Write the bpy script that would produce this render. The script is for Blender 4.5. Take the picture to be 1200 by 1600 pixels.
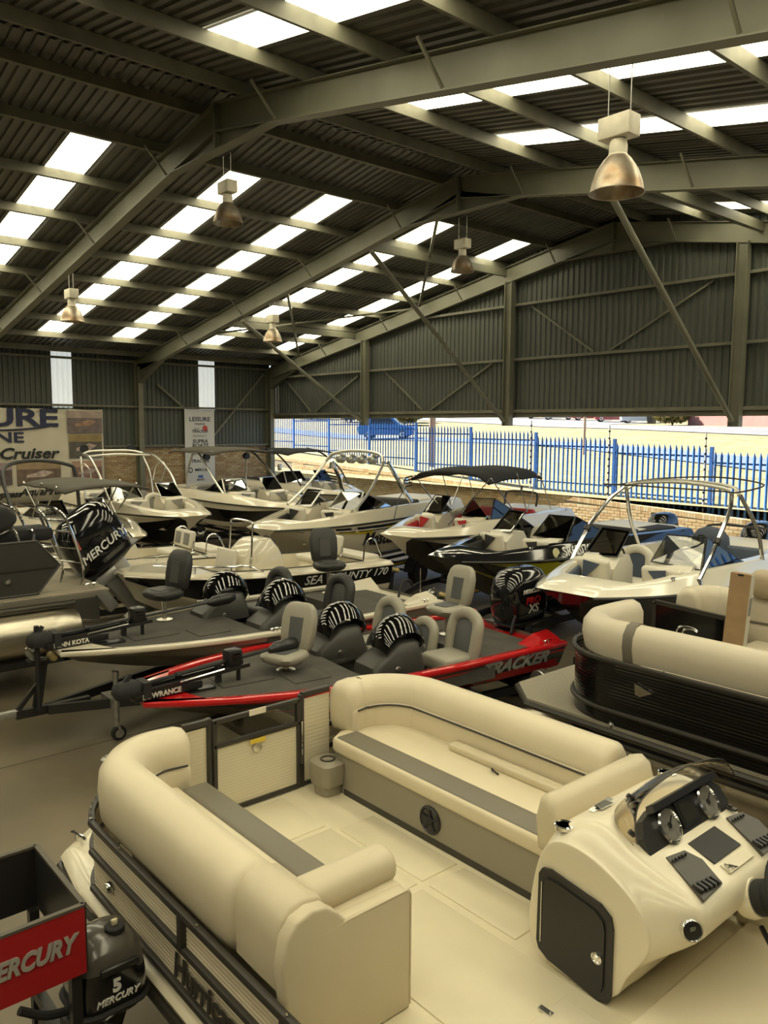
import bpy, bmesh, math, random
from mathutils import Vector, Matrix
for _o in list(bpy.data.objects): bpy.data.objects.remove(_o, do_unlink=True)
SC = bpy.context.scene
COL = SC.collection
R = math.radians
PI = math.pi

# ------------------------------------------------------------------ camera
cam_d = bpy.data.cameras.new('camera'); cam = bpy.data.objects.new('camera', cam_d); COL.objects.link(cam)
YAW, PITCH, ROLL = R(49.124), R(-6.1036), R(0.352)
_f = Vector((-math.sin(YAW)*math.cos(PITCH), math.cos(YAW)*math.cos(PITCH), math.sin(PITCH)))
_r = Vector((math.cos(YAW), math.sin(YAW), 0)); _u = _r.cross(_f)
_r2 = _r*math.cos(ROLL)+_u*math.sin(ROLL); _u2 = -_r*math.sin(ROLL)+_u*math.cos(ROLL)
cam.matrix_world = Matrix(((_r2.x,_u2.x,-_f.x,0),(_r2.y,_u2.y,-_f.y,0),(_r2.z,_u2.z,-_f.z,3.8),(0,0,0,1)))
cam_d.sensor_fit = 'HORIZONTAL'; cam_d.sensor_width = 36; cam_d.lens = 36*1245.06/1200
cam_d.clip_start = 0.05; cam_d.clip_end = 600
SC.camera = cam

# ------------------------------------------------------------------ world, sun, exposure
w = bpy.data.worlds.new('sky'); SC.world = w; w.use_nodes = True
_nt = w.node_tree; _bg = _nt.nodes['Background']
_sky = _nt.nodes.new('ShaderNodeTexSky'); _sky.sky_type = 'HOSEK_WILKIE'; _sky.turbidity = 3.0; _sky.ground_albedo = 0.4
_sky.sun_direction = Vector((-0.8, -0.09, 0.6)).normalized()
_nt.links.new(_sky.outputs[0], _bg.inputs[0]); _bg.inputs[1].default_value = 4.6
SUN_D = bpy.data.lights.new('sun', 'SUN'); SUN_D.energy = 15.0; SUN_D.angle = R(0.6); SUN_D.color = (1, .94, .82)
sun = bpy.data.objects.new('sun', SUN_D); COL.objects.link(sun)
sun.rotation_euler = Vector((0.8, 0.09, -0.6)).to_track_quat('-Z', 'Y').to_euler(); sun.location = (-40, 10, 30)
SKYLIGHT = 5.5            # emission standing in for daylight through the translucent roof sheets
vs = SC.view_settings
vs.view_transform = 'Standard'; vs.look = 'None'; vs.gamma = 1.0; vs.use_curve_mapping = False
vs.exposure = 0.2
SC.cycles.use_denoising = True
SC.cycles.max_bounces = 7; SC.cycles.diffuse_bounces = 4; SC.cycles.glossy_bounces = 3
SC.cycles.transmission_bounces = 4; SC.cycles.transparent_max_bounces = 12
SC.cycles.caustics_reflective = False; SC.cycles.caustics_refractive = False
SC.cycles.sample_clamp_indirect = 6

# ------------------------------------------------------------------ materials
MATS = {}
def mat(name, color, rough=0.5, metal=0.0, var=None, bump=None, coat=0.0, emit=None, spec=0.5, scale3=None, alpha=None, trans=0.0):
    """var = (scale, amount, second colour or None); bump = (scale, strength)"""
    if name in MATS: return MATS[name]
    m = bpy.data.materials.new(name); m.use_nodes = True; nt = m.node_tree; b = nt.nodes['Principled BSDF']
    c4 = (*color, 1)
    b.inputs['Base Color'].default_value = c4
    b.inputs['Roughness'].default_value = rough; b.inputs['Metallic'].default_value = metal
    b.inputs['Specular IOR Level'].default_value = spec
    if coat: b.inputs['Coat Weight'].default_value = coat; b.inputs['Coat Roughness'].default_value = .06
    if trans: b.inputs['Transmission Weight'].default_value = trans
    if alpha is not None: b.inputs['Alpha'].default_value = alpha
    if emit:
        b.inputs['Emission Color'].default_value = (*emit[0], 1); b.inputs['Emission Strength'].default_value = emit[1]
    if var or bump:
        tc = nt.nodes.new('ShaderNodeTexCoord'); mp = nt.nodes.new('ShaderNodeMapping')
        nt.links.new(tc.outputs['Object'], mp.inputs[0])
        if scale3: mp.inputs['Scale'].default_value = scale3
    if var:
        n = nt.nodes.new('ShaderNodeTexNoise'); n.inputs['Scale'].default_value = var[0]; n.inputs['Detail'].default_value = 6
        nt.links.new(mp.outputs[0], n.inputs['Vector'])
        r = nt.nodes.new('ShaderNodeValToRGB'); r.color_ramp.elements[0].position = .32; r.color_ramp.elements[1].position = .68
        c2 = var[2] if len(var) > 2 and var[2] else tuple(min(1, x*(1+var[1])) for x in color)
        c1 = color if len(var) > 2 and var[2] else tuple(x*(1-var[1]) for x in color)
        r.color_ramp.elements[0].color = (*c1, 1); r.color_ramp.elements[1].color = (*c2, 1)
        nt.links.new(n.outputs['Fac'], r.inputs[0]); nt.links.new(r.outputs[0], b.inputs['Base Color'])
    if bump:
        n2 = nt.nodes.new('ShaderNodeTexNoise'); n2.inputs['Scale'].default_value = bump[0]; n2.inputs['Detail'].default_value = 4
        nt.links.new(mp.outputs[0], n2.inputs['Vector'])
        bp = nt.nodes.new('ShaderNodeBump'); bp.inputs['Strength'].default_value = bump[1]; bp.inputs['Distance'].default_value = .01
        nt.links.new(n2.outputs['Fac'], bp.inputs['Height']); nt.links.new(bp.outputs[0], b.inputs['Normal'])
    MATS[name] = m
    return m
def island_mat(name, cols, rough=.85, bump=None):
    """random colour of a ramp for every loose piece of the mesh"""
    m = mat(name, cols[0], rough, bump=bump); nt = m.node_tree; b = nt.nodes['Principled BSDF']
    g = nt.nodes.new('ShaderNodeNewGeometry'); r = nt.nodes.new('ShaderNodeValToRGB'); r.color_ramp.interpolation = 'CONSTANT'
    e = r.color_ramp.elements
    while len(e) < len(cols): e.new(.5)
    for i, c in enumerate(cols): e[i].position = i/len(cols); e[i].color = (*c, 1)
    nt.links.new(g.outputs['Random Per Island'], r.inputs[0]); nt.links.new(r.outputs[0], b.inputs['Base Color'])
    return m
def glass_mat(name, tint, mixf=.12, rough=.02, ior=1.5):
    m = bpy.data.materials.new(name); m.use_nodes = True; nt = m.node_tree; nt.nodes.remove(nt.nodes['Principled BSDF'])
    out = nt.nodes['Material Output']; tr = nt.nodes.new('ShaderNodeBsdfTransparent'); gl = nt.nodes.new('ShaderNodeBsdfGlossy')
    tr.inputs[0].default_value = (*tint, 1); gl.inputs['Roughness'].default_value = rough
    fr = nt.nodes.new('ShaderNodeFresnel'); fr.inputs[0].default_value = ior
    mx = nt.nodes.new('ShaderNodeMixShader'); ad = nt.nodes.new('ShaderNodeMath'); ad.operation = 'ADD'; ad.inputs[1].default_value = mixf
    ad.use_clamp = True
    nt.links.new(fr.outputs[0], ad.inputs[0]); nt.links.new(ad.outputs[0], mx.inputs[0])
    nt.links.new(tr.outputs[0], mx.inputs[1]); nt.links.new(gl.outputs[0], mx.inputs[2]); nt.links.new(mx.outputs[0], out.inputs[0])
    MATS[name] = m
    return m

# ------------------------------------------------------------------ mesh builder
def V(*a): return Vector(a if len(a) == 3 else a[0])
def catmull(pts, k=6, closed=False):
    P = [V(p) for p in pts]; n = len(P); out = []
    rng = range(n) if closed else range(n-1)
    for i in rng:
        p1, p2 = P[i], P[(i+1) % n]
        p0 = P[i-1] if (i > 0 or closed) else p1*2-p2
        p3 = P[(i+2) % n] if (i+2 < n or closed) else p2*2-p1
        for j in range(k):
            t = j/k
            out.append(.5*((2*p1)+(p2-p0)*t+(2*p0-5*p1+4*p2-p3)*t*t+(3*p1-p0-3*p2+p3)*t**3))
    if not closed: out.append(P[-1])
    return out
def rrect(w, h, r, k=3):
    """rounded rectangle outline in 2D, counter-clockwise"""
    r = min(r, w/2-1e-4, h/2-1e-4); o = []
    for cx, cy, a in ((w/2-r, h/2-r, 0), (-w/2+r, h/2-r, 90), (-w/2+r, -h/2+r, 180), (w/2-r, -h/2+r, 270)):
        for j in range(k+1):
            t = R(a+90*j/k); o.append((cx+r*math.cos(t), cy+r*math.sin(t)))
    return o
class G:
    def __init__(s): s.v = []; s.f = []; s.m = []
    def add(s, vs, fs, m=0):
        o = len(s.v); s.v += [tuple(x) for x in vs]
        s.f += [tuple(i+o for i in q) for q in fs]
        s.m += (m if isinstance(m, list) else [m]*len(fs)); return s
    def box(s, c, d, m=0, rot=None):
        x, y, z = d[0]/2, d[1]/2, d[2]/2; c = V(c)
        vs = [V(a, b, e) for a in (-x, x) for b in (-y, y) for e in (-z, z)]
        if rot is not None: vs = [rot @ q for q in vs]
        return s.add([q+c for q in vs], [(0,1,3,2),(4,6,7,5),(0,4,5,1),(2,3,7,6),(0,2,6,4),(1,5,7,3)], m)
    def rbox(s, c, d, r=.03, m=0, rot=None, seg=2):
        bm = bmesh.new(); bmesh.ops.create_cube(bm, size=1)
        bmesh.ops.scale(bm, vec=d, verts=bm.verts)
        bmesh.ops.bevel(bm, geom=list(bm.edges), offset=min(r, min(d)*.49), segments=seg, profile=.5, affect='EDGES')
        c = V(c); bm.verts.index_update()
        vs = [(rot @ q.co if rot is not None else q.co.copy())+c for q in bm.verts]
        s.add(vs, [[q.index for q in f.verts] for f in bm.faces], m); bm.free(); return s
    def bar(s, a, b, wd, h, m=0, up=(0,0,1)):
        """rectangular bar from a to b"""
        a, b = V(a), V(b); t = (b-a).normalized(); up = V(up)
        sd = t.cross(up)
        if sd.length < 1e-4: sd = t.cross(V(1,0,0))
        sd.normalize(); u = sd.cross(t); o = []
        for p in (a, b):
            for i, j in ((-1,-1),(1,-1),(1,1),(-1,1)): o.append(p+sd*(i*wd/2)+u*(j*h/2))
        return s.add(o, [(3,2,1,0),(4,5,6,7),(0,1,5,4),(1,2,6,5),(2,3,7,6),(3,0,4,7)], m)
    def tube(s, path, r, n=8, m=0, closed=False, caps=True):
        P = [V(p) for p in path]; N = len(P); rr = r if isinstance(r, (list, tuple)) else [r]*N
        T = []
        for i in range(N):
            a = P[i-1] if (i or closed) else P[0]; b = P[(i+1) % N] if (i < N-1 or closed) else P[-1]
            T.append((b-a).normalized())
        u = T[0].cross(V(0,0,1))
        if u.length < .05: u = T[0].cross(V(1,0,0))
        u.normalize(); rings = []
        for i in range(N):
            u = u-T[i]*u.dot(T[i]); u.normalize(); w2 = T[i].cross(u)
            rings.append([P[i]+(u*math.cos(2*PI*j/n)+w2*math.sin(2*PI*j/n))*rr[i] for j in range(n)])
        return s.loft(rings, m=m, wrap=closed, cap0=caps and not closed, cap1=caps and not closed)
    def loft(s, rings, m=0, ring_closed=True, wrap=False, cap0=True, cap1=True, flip=False):
        n = len(rings[0]); N = len(rings); fs = []; ms = []
        for i in range(N if wrap else N-1):
            a = i*n; b = ((i+1) % N)*n
            for j in range(n if ring_closed else n-1):
                k = (j+1) % n; q = (a+j, a+k, b+k, b+j)
                fs.append(q[::-1] if flip else q); ms.append(m[j] if isinstance(m, (list, tuple)) else m)
        mm = m[0] if isinstance(m, (list, tuple)) else m
        if ring_closed and not wrap:
            if cap0: fs.append(tuple(range(n)) if flip else tuple(range(n))[::-1]); ms.append(mm)
            if cap1: c = tuple(range((N-1)*n, N*n)); fs.append(c[::-1] if flip else c); ms.append(mm)
        return s.add([p for r in rings for p in r], fs, ms)
    def sweep(s, sec, path, m=0, ends=0.0, closed=False, up=(0,0,1), k=3):
        """2D section (side, up) along a path; ends > 0 rounds the two ends over that length"""
        P = [V(p) for p in path]; N = len(P); up = V(up); T = []
        for i in range(N):
            a = P[i-1] if (i or closed) else P[0]; b = P[(i+1) % N] if (i < N-1 or closed) else P[-1]
            T.append((b-a).normalized())
        def ring(p, t, sc=1.0):
            sd = t.cross(up).normalized(); u = sd.cross(t)
            return [p+sd*(a*sc)+u*(b*sc) for a, b in sec]
        rings = []
        if ends and not closed:
            for j in range(k):
                an = PI/2*j/k; rings.append(ring(P[0]-T[0]*(ends*(math.cos(an))), T[0], .55+.45*math.sin(an)))
        for i in range(N): rings.append(ring(P[i], T[i]))
        if ends and not closed:
            for j in range(k-1, -1, -1):
                an = PI/2*j/k; rings.append(ring(P[-1]+T[-1]*(ends*math.cos(an)), T[-1], .55+.45*math.sin(an)))
        return s.loft(rings, m=m, wrap=closed)
    def lathe(s, prof, c=(0,0,0), n=16, m=0, axis=(0,0,1), cap=True):
        ax = V(axis).normalized(); u = ax.cross(V(1,0,0))
        if u.length < .1: u = ax.cross(V(0,1,0))
        u.normalize(); w2 = ax.cross(u); c = V(c)
        rings = [[c+ax*z+(u*math.cos(2*PI*j/n)+w2*math.sin(2*PI*j/n))*max(r, 1e-4) for j in range(n)] for r, z in prof]
        return s.loft(rings, m=m, cap0=cap, cap1=cap)
    def prism(s, poly, ext, m=0):
        """3D polygon extruded along ext"""
        n = len(poly); e = V(ext); P = [V(p) for p in poly]
        fs = [tuple(range(n))[::-1], tuple(range(n, 2*n))]+[(i, (i+1) % n, n+(i+1) % n, n+i) for i in range(n)]
        return s.add(P+[p+e for p in P], fs, m)
    def build(s, name, mats, parent=None, smooth=35, loc=None, rot=None, sub=0):
        me = bpy.data.meshes.new(name); me.from_pydata(s.v, [], s.f)
        mats = mats if isinstance(mats, (list, tuple)) else [mats]
        for q in mats: me.materials.append(q)
        me.polygons.foreach_set('material_index', [min(i, len(mats)-1) for i in s.m])
        bm = bmesh.new(); bm.from_mesh(me); bmesh.ops.recalc_face_normals(bm, faces=bm.faces); bm.to_mesh(me); bm.free()
        if smooth:
            me.polygons.foreach_set('use_smooth', [True]*len(me.polygons)); me.set_sharp_from_angle(angle=R(smooth))
        o = bpy.data.objects.new(name, me); COL.objects.link(o)
        if sub:
            md = o.modifiers.new('subdivision', 'SUBSURF'); md.levels = sub; md.render_levels = sub
        if parent: o.parent = parent
        if loc is not None: o.location = loc
        if rot is not None: o.rotation_euler = rot
        return o
def tag(o, label=None, cat=None, group=None, kind=None):
    if label: o['label'] = label
    if cat: o['category'] = cat
    if group: o['group'] = group
    if kind: o['kind'] = kind
    return o
def thing(name, label, cat, loc=(0,0,0), rz=0.0, group=None, kind=None):
    o = bpy.data.objects.new(name, None); COL.objects.link(o); o.empty_display_size = .2
    o.location = loc; o.rotation_euler = (0, 0, rz)
    return tag(o, label, cat, group, kind)
def struct(o, label): return tag(o, label, None, None, 'structure')
def inst(o, parent=None, loc=None, rot=None, scale=None):
    c = o.copy(); COL.objects.link(c); c.parent = parent if parent is not None else o.parent
    if loc is not None: c.location = loc
    if rot is not None: c.rotation_euler = rot
    if scale is not None: c.scale = scale
    return c
def copy_tree(o, parent=None):
    kids = list(o.children); c = o.copy(); COL.objects.link(c); c.parent = parent
    for k in kids: copy_tree(k, c)
    return c
def text(body, size, m, loc, rot, parent, name='lettering', shear=0.0, bold=0.0, align='LEFT', ext=.003, sx=1.0, space=1.0):
    cu = bpy.data.curves.new(name, 'FONT'); cu.body = body; cu.size = size; cu.shear = shear; cu.offset = bold
    cu.align_x = align; cu.align_y = 'CENTER'; cu.extrude = ext; cu.space_character = space; cu.resolution_u = 3
    t = bpy.data.objects.new(name, cu); me = bpy.data.meshes.new_from_object(t); bpy.data.objects.remove(t)
    me.materials.clear(); me.materials.append(m); me.name = name
    for p in me.polygons: p.material_index = 0
    o = bpy.data.objects.new(name, me); COL.objects.link(o); o.parent = parent
    o.location = loc; o.rotation_euler = rot; o.scale = (sx, 1, 1)
    return o

# shared materials
STEEL = mat('olive_painted_steel', (.168,.166,.118), .5, var=(1.2,.14), bump=(30,.05))
STEEL2 = mat('olive_painted_purlin', (.155,.15,.108), .55, var=(2.5,.2))
SHEET = mat('grey_roof_sheeting', (.135,.132,.116), .45, .2, var=(.7,.2))
WALLSH = mat('dark_green_wall_sheeting', (.092,.100,.084), .5, .1, var=(.8,.12))
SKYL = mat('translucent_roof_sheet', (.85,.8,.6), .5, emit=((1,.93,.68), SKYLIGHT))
WSKY = mat('translucent_wall_sheet', (.6,.6,.56), .6, var=(6,.1), emit=((.95,1,.95), .45))  # faint emission put in for daylight through the wall strips
CHROME = mat('polished_chrome', (.8,.8,.78), .12, 1.0)
ALU = mat('brushed_aluminium', (.72,.70,.64), .32, 1.0)
GALV = mat('galvanised_steel', (.5,.5,.47), .42, .9, var=(14,.15))
BLACKM = mat('black_powder_coat', (.018,.018,.018), .38)
BLACKP = mat('black_plastic', (.016,.016,.016), .32)
RUBBER = mat('black_rubber', (.02,.02,.02), .8)
GELW = mat('cream_white_gelcoat', (.78,.74,.63), .16, coat=.5)
GELK = mat('black_gelcoat', (.008,.008,.009), .1, coat=.6)
GLASS = glass_mat('clear_acrylic', (.95,.965,.955), .03)
SMOKE = glass_mat('smoked_acrylic', (.76,.76,.72), .03)
# ------------------------------------------------------------------ shed geometry
XA, ZT, SL = -11.93, 8.96, .1767          # ridge line, top of rafters at the ridge, roof slope
XK = 15.815                               # ridge to inner face of columns
FRAMES = [-10.04, -4.44, 1.16, 6.76, 12.36, 17.96]
ANG = math.atan(SL)
def rtop(dx): return ZT-SL*abs(dx)

fl = G().box((-12, 4, -.1), (33, 29, .2)).build('floor', mat('polished_dusty_concrete', (.21,.172,.11), .45, var=(.55,.35,(.13,.108,.072)), bump=(3,.06)), smooth=0)
struct(fl, 'dusty brown concrete floor of the boat shed')
_g = G()
for x in (-21, -14.6, -9.2, -5.5, -1): _g.box((x, 4, .001), (.012, 28, .002))
for y in (1.2, 6.0, 11.2): _g.box((-12, y, .001), (32, .012, .002))
_g.build('floor_joint', mat('dark_joint', (.08,.07,.05), .9), fl, 0)

# I-beam between two points (web vertical in the frame plane XZ)
def ibeam(g, a, b, depth, fw=.19, tf=.016, tw=.012, drop=True):
    a, b = V(a), V(b); t = (b-a).normalized(); n = V(-t.z, 0, t.x)
    if n.z < 0: n = -n
    if abs(t.z) > .9: n = V(1, 0, 0)
    off = -n*(depth/2) if drop else V(0,0,0)
    a, b = a+off, b+off
    g.bar(a+n*(depth/2-tf/2), b+n*(depth/2-tf/2), fw, tf, up=n)
    g.bar(a-n*(depth/2-tf/2), b-n*(depth/2-tf/2), fw, tf, up=n)
    g.bar(a, b, tw, depth-2*tf, up=n)
DEP = .453
frame0 = None
for fi, Y in enumerate(FRAMES):
    if frame0 is None:
        fr = thing('portal_frame', '', None, (0, Y, 0)); frame0 = fr
        for sd in (-1, 1):
            g = G(); ibeam(g, (XA, 0, ZT), (XA+sd*(XK+.25), 0, rtop(XK+.25)), DEP); g.build('rafter', STEEL, fr, 0)
            g = G(); xi = XA+sd*XK
            g.bar((xi, 0, 0), (xi, 0, 5.9), .19, .016, up=(1,0,0)); g.bar((xi+sd*.34, 0, 0), (xi+sd*.34, 0, 6.12), .19, .016, up=(1,0,0))
            g.box((xi+sd*.17, 0, 3.0), (.33, .012, 6.0)); g.build('column', STEEL, fr, 0)
            g = G(); x2 = XA+sd*13.985
            g.prism([(xi, -.006, 5.31), (x2, -.006, 6.03), (xi, -.006, 6.0)], (0,.012,0)); g.bar((xi, 0, 5.31), (x2, 0, 6.03), .19, .016, up=(-sd*.37,0,.93))
            g.build('knee_haunch', STEEL, fr, 0)
            for k in range(1, 9, 2):
                dx = 1.75+1.715*(k-1)
                if dx < 14:
                    z = rtop(dx); g = G()
                    for s2 in (-1, 1):
                        g.bar((XA+sd*(dx), s2*.08, z-.43), (XA+sd*dx, s2*.48, z+.005), .032, .032)
                    g.build('fly_brace', STEEL, fr, 0)
        g = G(); wh = 1.58
        g.prism([(XA-wh, -.006, 8.235), (XA+wh, -.006, 8.235), (XA, -.006, ZT-.3)], (0,.012,0))
        g.box((XA, 0, 8.228), (2*wh, .19, .016)); g.build('ridge_haunch', STEEL, fr, 0)
        g = G().box((XA-.014, 0, 8.59), (.02, .2, .72)).box((XA+.014, 0, 8.59), (.02, .2, .72))
        for z in (8.32, 8.42, 8.68, 8.76, 8.84):
            for y in (-.06, .06): g.lathe([(.014,-.04),(.014,.04)], (XA, y, z), 6, axis=(1,0,0))
        g.build('splice_plate', STEEL, fr, 0)
    else: fr = copy_tree(frame0); fr.location = (0, Y, 0)
    struct(fr, ['olive steel portal frame behind the viewpoint at the rear gable', 'olive steel portal frame behind the viewpoint', 'olive steel portal frame just above the viewpoint', 'nearest full olive steel portal frame crossing the top of the picture', 'middle olive steel portal frame with two lamps hung from it', 'furthest olive steel portal frame against the gable cladding'][fi])

# purlins: cold formed channels on the rafters
PX = [-.45]+[-1.87-1.715*k for k in range(8)]+[-15.45]
PX = PX+[.9]+[2.52+1.715*k for k in range(8)]+[15.45]
g = G(); g.box((0, 14.2, .088), (.012, 28.4, .175)).box((.03, 14.2, .17), (.06, 28.4, .012)).box((.03, 14.2, .006), (.06, 28.4, .012))
pur0 = g.build('purlin', STEEL2, None, 0)
for i, dx in enumerate(PX):
    o = pur0 if i == 0 else inst(pur0)
    o.location = (XA+dx, -10.2, rtop(dx)); o.rotation_euler = (0, ANG if dx > 0 else -ANG, 0)
    if dx < 0: o.scale.x = -1
    tag(o, 'olive steel roof purlin running along the %s slope, number %d down from the ridge' % ('left' if dx < 0 else 'right', (i if dx < 0 else i-10)+1), None, 'roof purlins', 'structure')

# corrugated sheets: trapezoid ribs along local x, unit length, unit width in y
def sheet_mesh(name, ribs, h, m, rib=.5):
    g = G(); ys = []
    for k in range(ribs):
        y0 = k/ribs; d = 1/ribs
        ys += [(y0, 0), (y0+d*(1-rib)*.8, 0), (y0+d*((1-rib)*.8+.1), h), (y0+d*.9, h)]
    ys.append((1.0, 0)); n = len(ys)
    g.add([(x, y, z) for x in (0, 1) for y, z in ys], [(j, j+1, n+j+1, n+j) for j in range(n-1)])
    me = g.build(name, m, None, 0); d = me.data; COL.objects.unlink(me); bpy.data.objects.remove(me); return d
ROOFM = sheet_mesh('roof_sheet', 4, .036, SHEET); SKYM = sheet_mesh('translucent_sheet', 4, .036, SKYL)
WALLM = sheet_mesh('wall_sheet', 4, .03, WALLSH); WSKYM = sheet_mesh('translucent_wall_sheet', 4, .03, WSKY)
ceil = thing('ceiling', '', None); struct(ceil, 'low pitched corrugated steel roof with rows of glowing translucent sheets')
SKY_Y = [-8.8, -6.2, -3.1, -.45, 2.5, 5.19, 8.25, 10.6, 13.8, 16.75]
def rsheet(me, name, sd, d0, d1, y0, y1, dz=0.0):
    y0, y1 = y0-.012, y1+.012
    o = bpy.data.objects.new(name, me); COL.objects.link(o); o.parent = ceil
    z = rtop(d0)+.185+dz; o.scale = ((d1-d0)/math.cos(ANG), y1-y0, 1)
    if sd > 0: o.location = (XA+d0, y0, z); o.rotation_euler = (0, ANG, 0)
    else: o.location = (XA-d0, y1, z); o.rotation_euler = (0, ANG, PI)
edges = [-10.3]+[e for y in SKY_Y for e in (y, y+.71)]+[18.15]
for i in range(len(edges)-1):
    a, b = edges[i], edges[i+1]
    for sd in (-1, 1):
        if i % 2:
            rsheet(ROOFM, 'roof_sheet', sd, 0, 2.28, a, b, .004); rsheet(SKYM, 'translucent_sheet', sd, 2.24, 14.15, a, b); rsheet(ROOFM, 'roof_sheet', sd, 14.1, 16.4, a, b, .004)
        else:
            n = max(1, round((b-a)/.71))
            for k in range(n): rsheet(ROOFM, 'roof_sheet', sd, 0, 16.4, a+(b-a)*k/n, a+(b-a)*(k+1)/n, .002*(k % 2))
g = G().prism([(XA-.35, -10.3, rtop(.35)+.21), (XA, -10.3, ZT+.235), (XA+.35, -10.3, rtop(.35)+.21), (XA, -10.3, ZT+.225)], (0, 28.4, 0))
g.build('ridge_cap', SHEET, ceil, 0)

# ------------------------------------------------------------------ side walls: brick below, sheeting above
BRICK = island_mat('yellow_face_brick', [(.42,.30,.16),(.47,.36,.2),(.38,.25,.13),(.5,.4,.25),(.44,.31,.19),(.35,.24,.13)], .85, (60,.25))
MORTAR = mat('grey_mortar', (.36,.32,.25), .95)
BRICKF = island_mat('buff_face_brick', [(.66,.49,.26),(.70,.56,.32),(.6,.42,.22),(.72,.6,.38),(.68,.51,.3)], .85, (60,.25))
def brickwork(g, o, ux, length, z0, z1, thick=.02, bl=.222, bh=.073, j=.01, soldier=False, nrm=None):
    """bricks standing proud of a wall face: o = start, ux = direction along the wall, nrm = outward normal"""
    o, ux, nrm = V(o), V(ux), V(nrm); rows = int((z1-z0)/(bh+j))
    def one(s0, s1, za, zb):
        d = thick*random.uniform(.75, 1.1); e = .004
        P = []
        for dd, ee in ((0, 0), (d, e)):
            for s_, z_ in ((s0+ee, za+ee), (s1-ee, za+ee), (s1-ee, zb-ee), (s0+ee, zb-ee)): P.append(o+ux*s_+nrm*dd+V(0,0,z_))
        g.add(P, [(4,5,6,7),(0,1,5,4),(1,2,6,5),(2,3,7,6),(3,0,4,7)])
    top = rows-(1 if soldier else 0)
    for r in range(top):
        s = -(bl+j)/2*(r % 2); za = z0+r*(bh+j)
        while s < length:
            a, b = max(s, 0), min(s+bl, length)
            if b-a > .03: one(a, b, za, za+bh)
            s += bl+j
    if soldier:
        s = 0; za = z0+top*(bh+j)
        while s+bh < length: one(s, s+bh, za, za+.11); s += bh+j
random.seed(5)
def sidewall(name, sd, label, strips, dress):
    x = XA+sd*(XK+.35); wl = thing(name, '', None); struct(wl, label)
    G().box((x+sd*.13, 4, 1.5), (.22, 28.4, 3.0)).build('brick_backing', MORTAR, wl, 0)
    if dress:
        g = G(); brickwork(g, (x+sd*.02, 4.5, 0), (0,1,0), 13.4, .9, 2.99, nrm=(-sd,0,0)); b = g.build('brick', BRICK, wl, 0); b['kind'] = 'stuff'
    def ws(me, nm, y0, y1, z0, z1):
        o = bpy.data.objects.new(nm, me); COL.objects.link(o); o.parent = wl
        # local x -> up, local y -> +-y, ribs face inside
        o.rotation_euler = (0, -PI/2, 0) if sd < 0 else (0, -PI/2, PI)
        o.location = (x, y0 if sd < 0 else y1, z0); o.scale = (z1-z0, y1-y0, -1 if False else 1)
    ed = [-10.2]+[e for s0 in strips for e in (s0, s0+.69)]+[18.05]
    for i in range(len(ed)-1):
        a, b = ed[i], ed[i+1]
        if i % 2:
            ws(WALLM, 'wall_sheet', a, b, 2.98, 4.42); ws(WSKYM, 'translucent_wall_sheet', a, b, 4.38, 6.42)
        else:
            n = max(1, round((b-a)/.71))
            for k in range(n): ws(WALLM, 'wall_sheet', a+(b-a)*k/n, a+(b-a)*(k+1)/n, 2.98, 6.35)
    for z in (3.05, 4.47, 6.08):
        G().box((x-sd*.09, 4, z), (.12, 28.2, .075)).build('girt', STEEL2, wl, 0)
    return wl, x
wallL, XL = sidewall('wall_left', -1, 'left side wall of dark green sheeting over yellow face brick', [3.2, 9.35, 14.85], True)
for a, b in (((XL+.12, 13.1, 5.3), (XL+.12, 14.6, 4.1)), ((XL+.12, 17.7, 5.9), (XL+.12, 15.2, 3.2))):
    G().bar(a, b, .07, .07).build('wall_brace', STEEL, wallL, 0)
wallR, XR = sidewall('wall_right', 1, 'right side wall of dark green sheeting beyond the picture edge', [3.2, 9.35], False)

# gable wall with the long opening below
def gable(name, Y, sd, label, zb=4.22):
    gw = thing(name, '', None); struct(gw, label)
    yw = Y+sd*.16
    x0 = XL; n = round((XR-XL)/.71); d = (XR-XL)/n
    for k in range(n):
        xa = x0+k*d; zt = max(rtop(xa-XA), rtop(xa+d-XA))+.19
        o = bpy.data.objects.new('wall_sheet', WALLM); COL.objects.link(o); o.parent = gw
        o.rotation_euler = (0, -PI/2, -PI/2) if sd > 0 else (0, -PI/2, PI/2)
        o.location = (xa if sd > 0 else xa+d, yw, zb); o.scale = (zt-zb, d, 1)
    g = G().box(((XL+XR)/2, yw-sd*.07, 4.27), (XR-XL-.2, .12, .09)).box(((XL+XR)/2, yw-sd*.02, 4.16), (XR-XL-.2, .05, .13)); g.build('bottom_rail', STEEL2, gw, 0)
    for z, hw in ((5.74, 15.8), (7.27, 8.6)):
        G().box((XA, yw-sd*.09, z), (2*hw, .11, .07)).build('girt', STEEL2, gw, 0)
    for cx in (-21.75, -15.25, -8.55, -2.1):
        g = G(); zt = rtop(cx-XA)-.44
        g.box((cx-.12, yw-sd*.22, (zt+3.85)/2), (.016, .19, zt-3.85)).box((cx+.12, yw-sd*.22, (zt+3.85)/2), (.016, .19, zt-3.85)).box((cx, yw-sd*.22, (zt+3.85)/2), (.24, .012, zt-3.85))
        g.build('gable_column', STEEL, gw, 0)
    for a, b in (((-14.6, 7.2), (-12.5, 5.8)), ((-9.3, 7.2), (-12.0, 5.8)), ((-20.9, 5.7), (-19.0, 4.35)), ((-16.0, 5.7), (-18.6, 4.35)), ((-22.3, 5.6), (-24.9, 4.35)), ((-26.9, 5.6), (-25.2, 4.35))):
        G().bar((a[0], yw-sd*.05, a[1]), (b[0], yw-sd*.05, b[1]), .05, .05).build('gable_brace', STEEL2, gw, 0)
    return gw
gF = gable('wall_gable', 17.96, 1, 'dark green sheeted gable wall above the long opening onto the fence')
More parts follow.
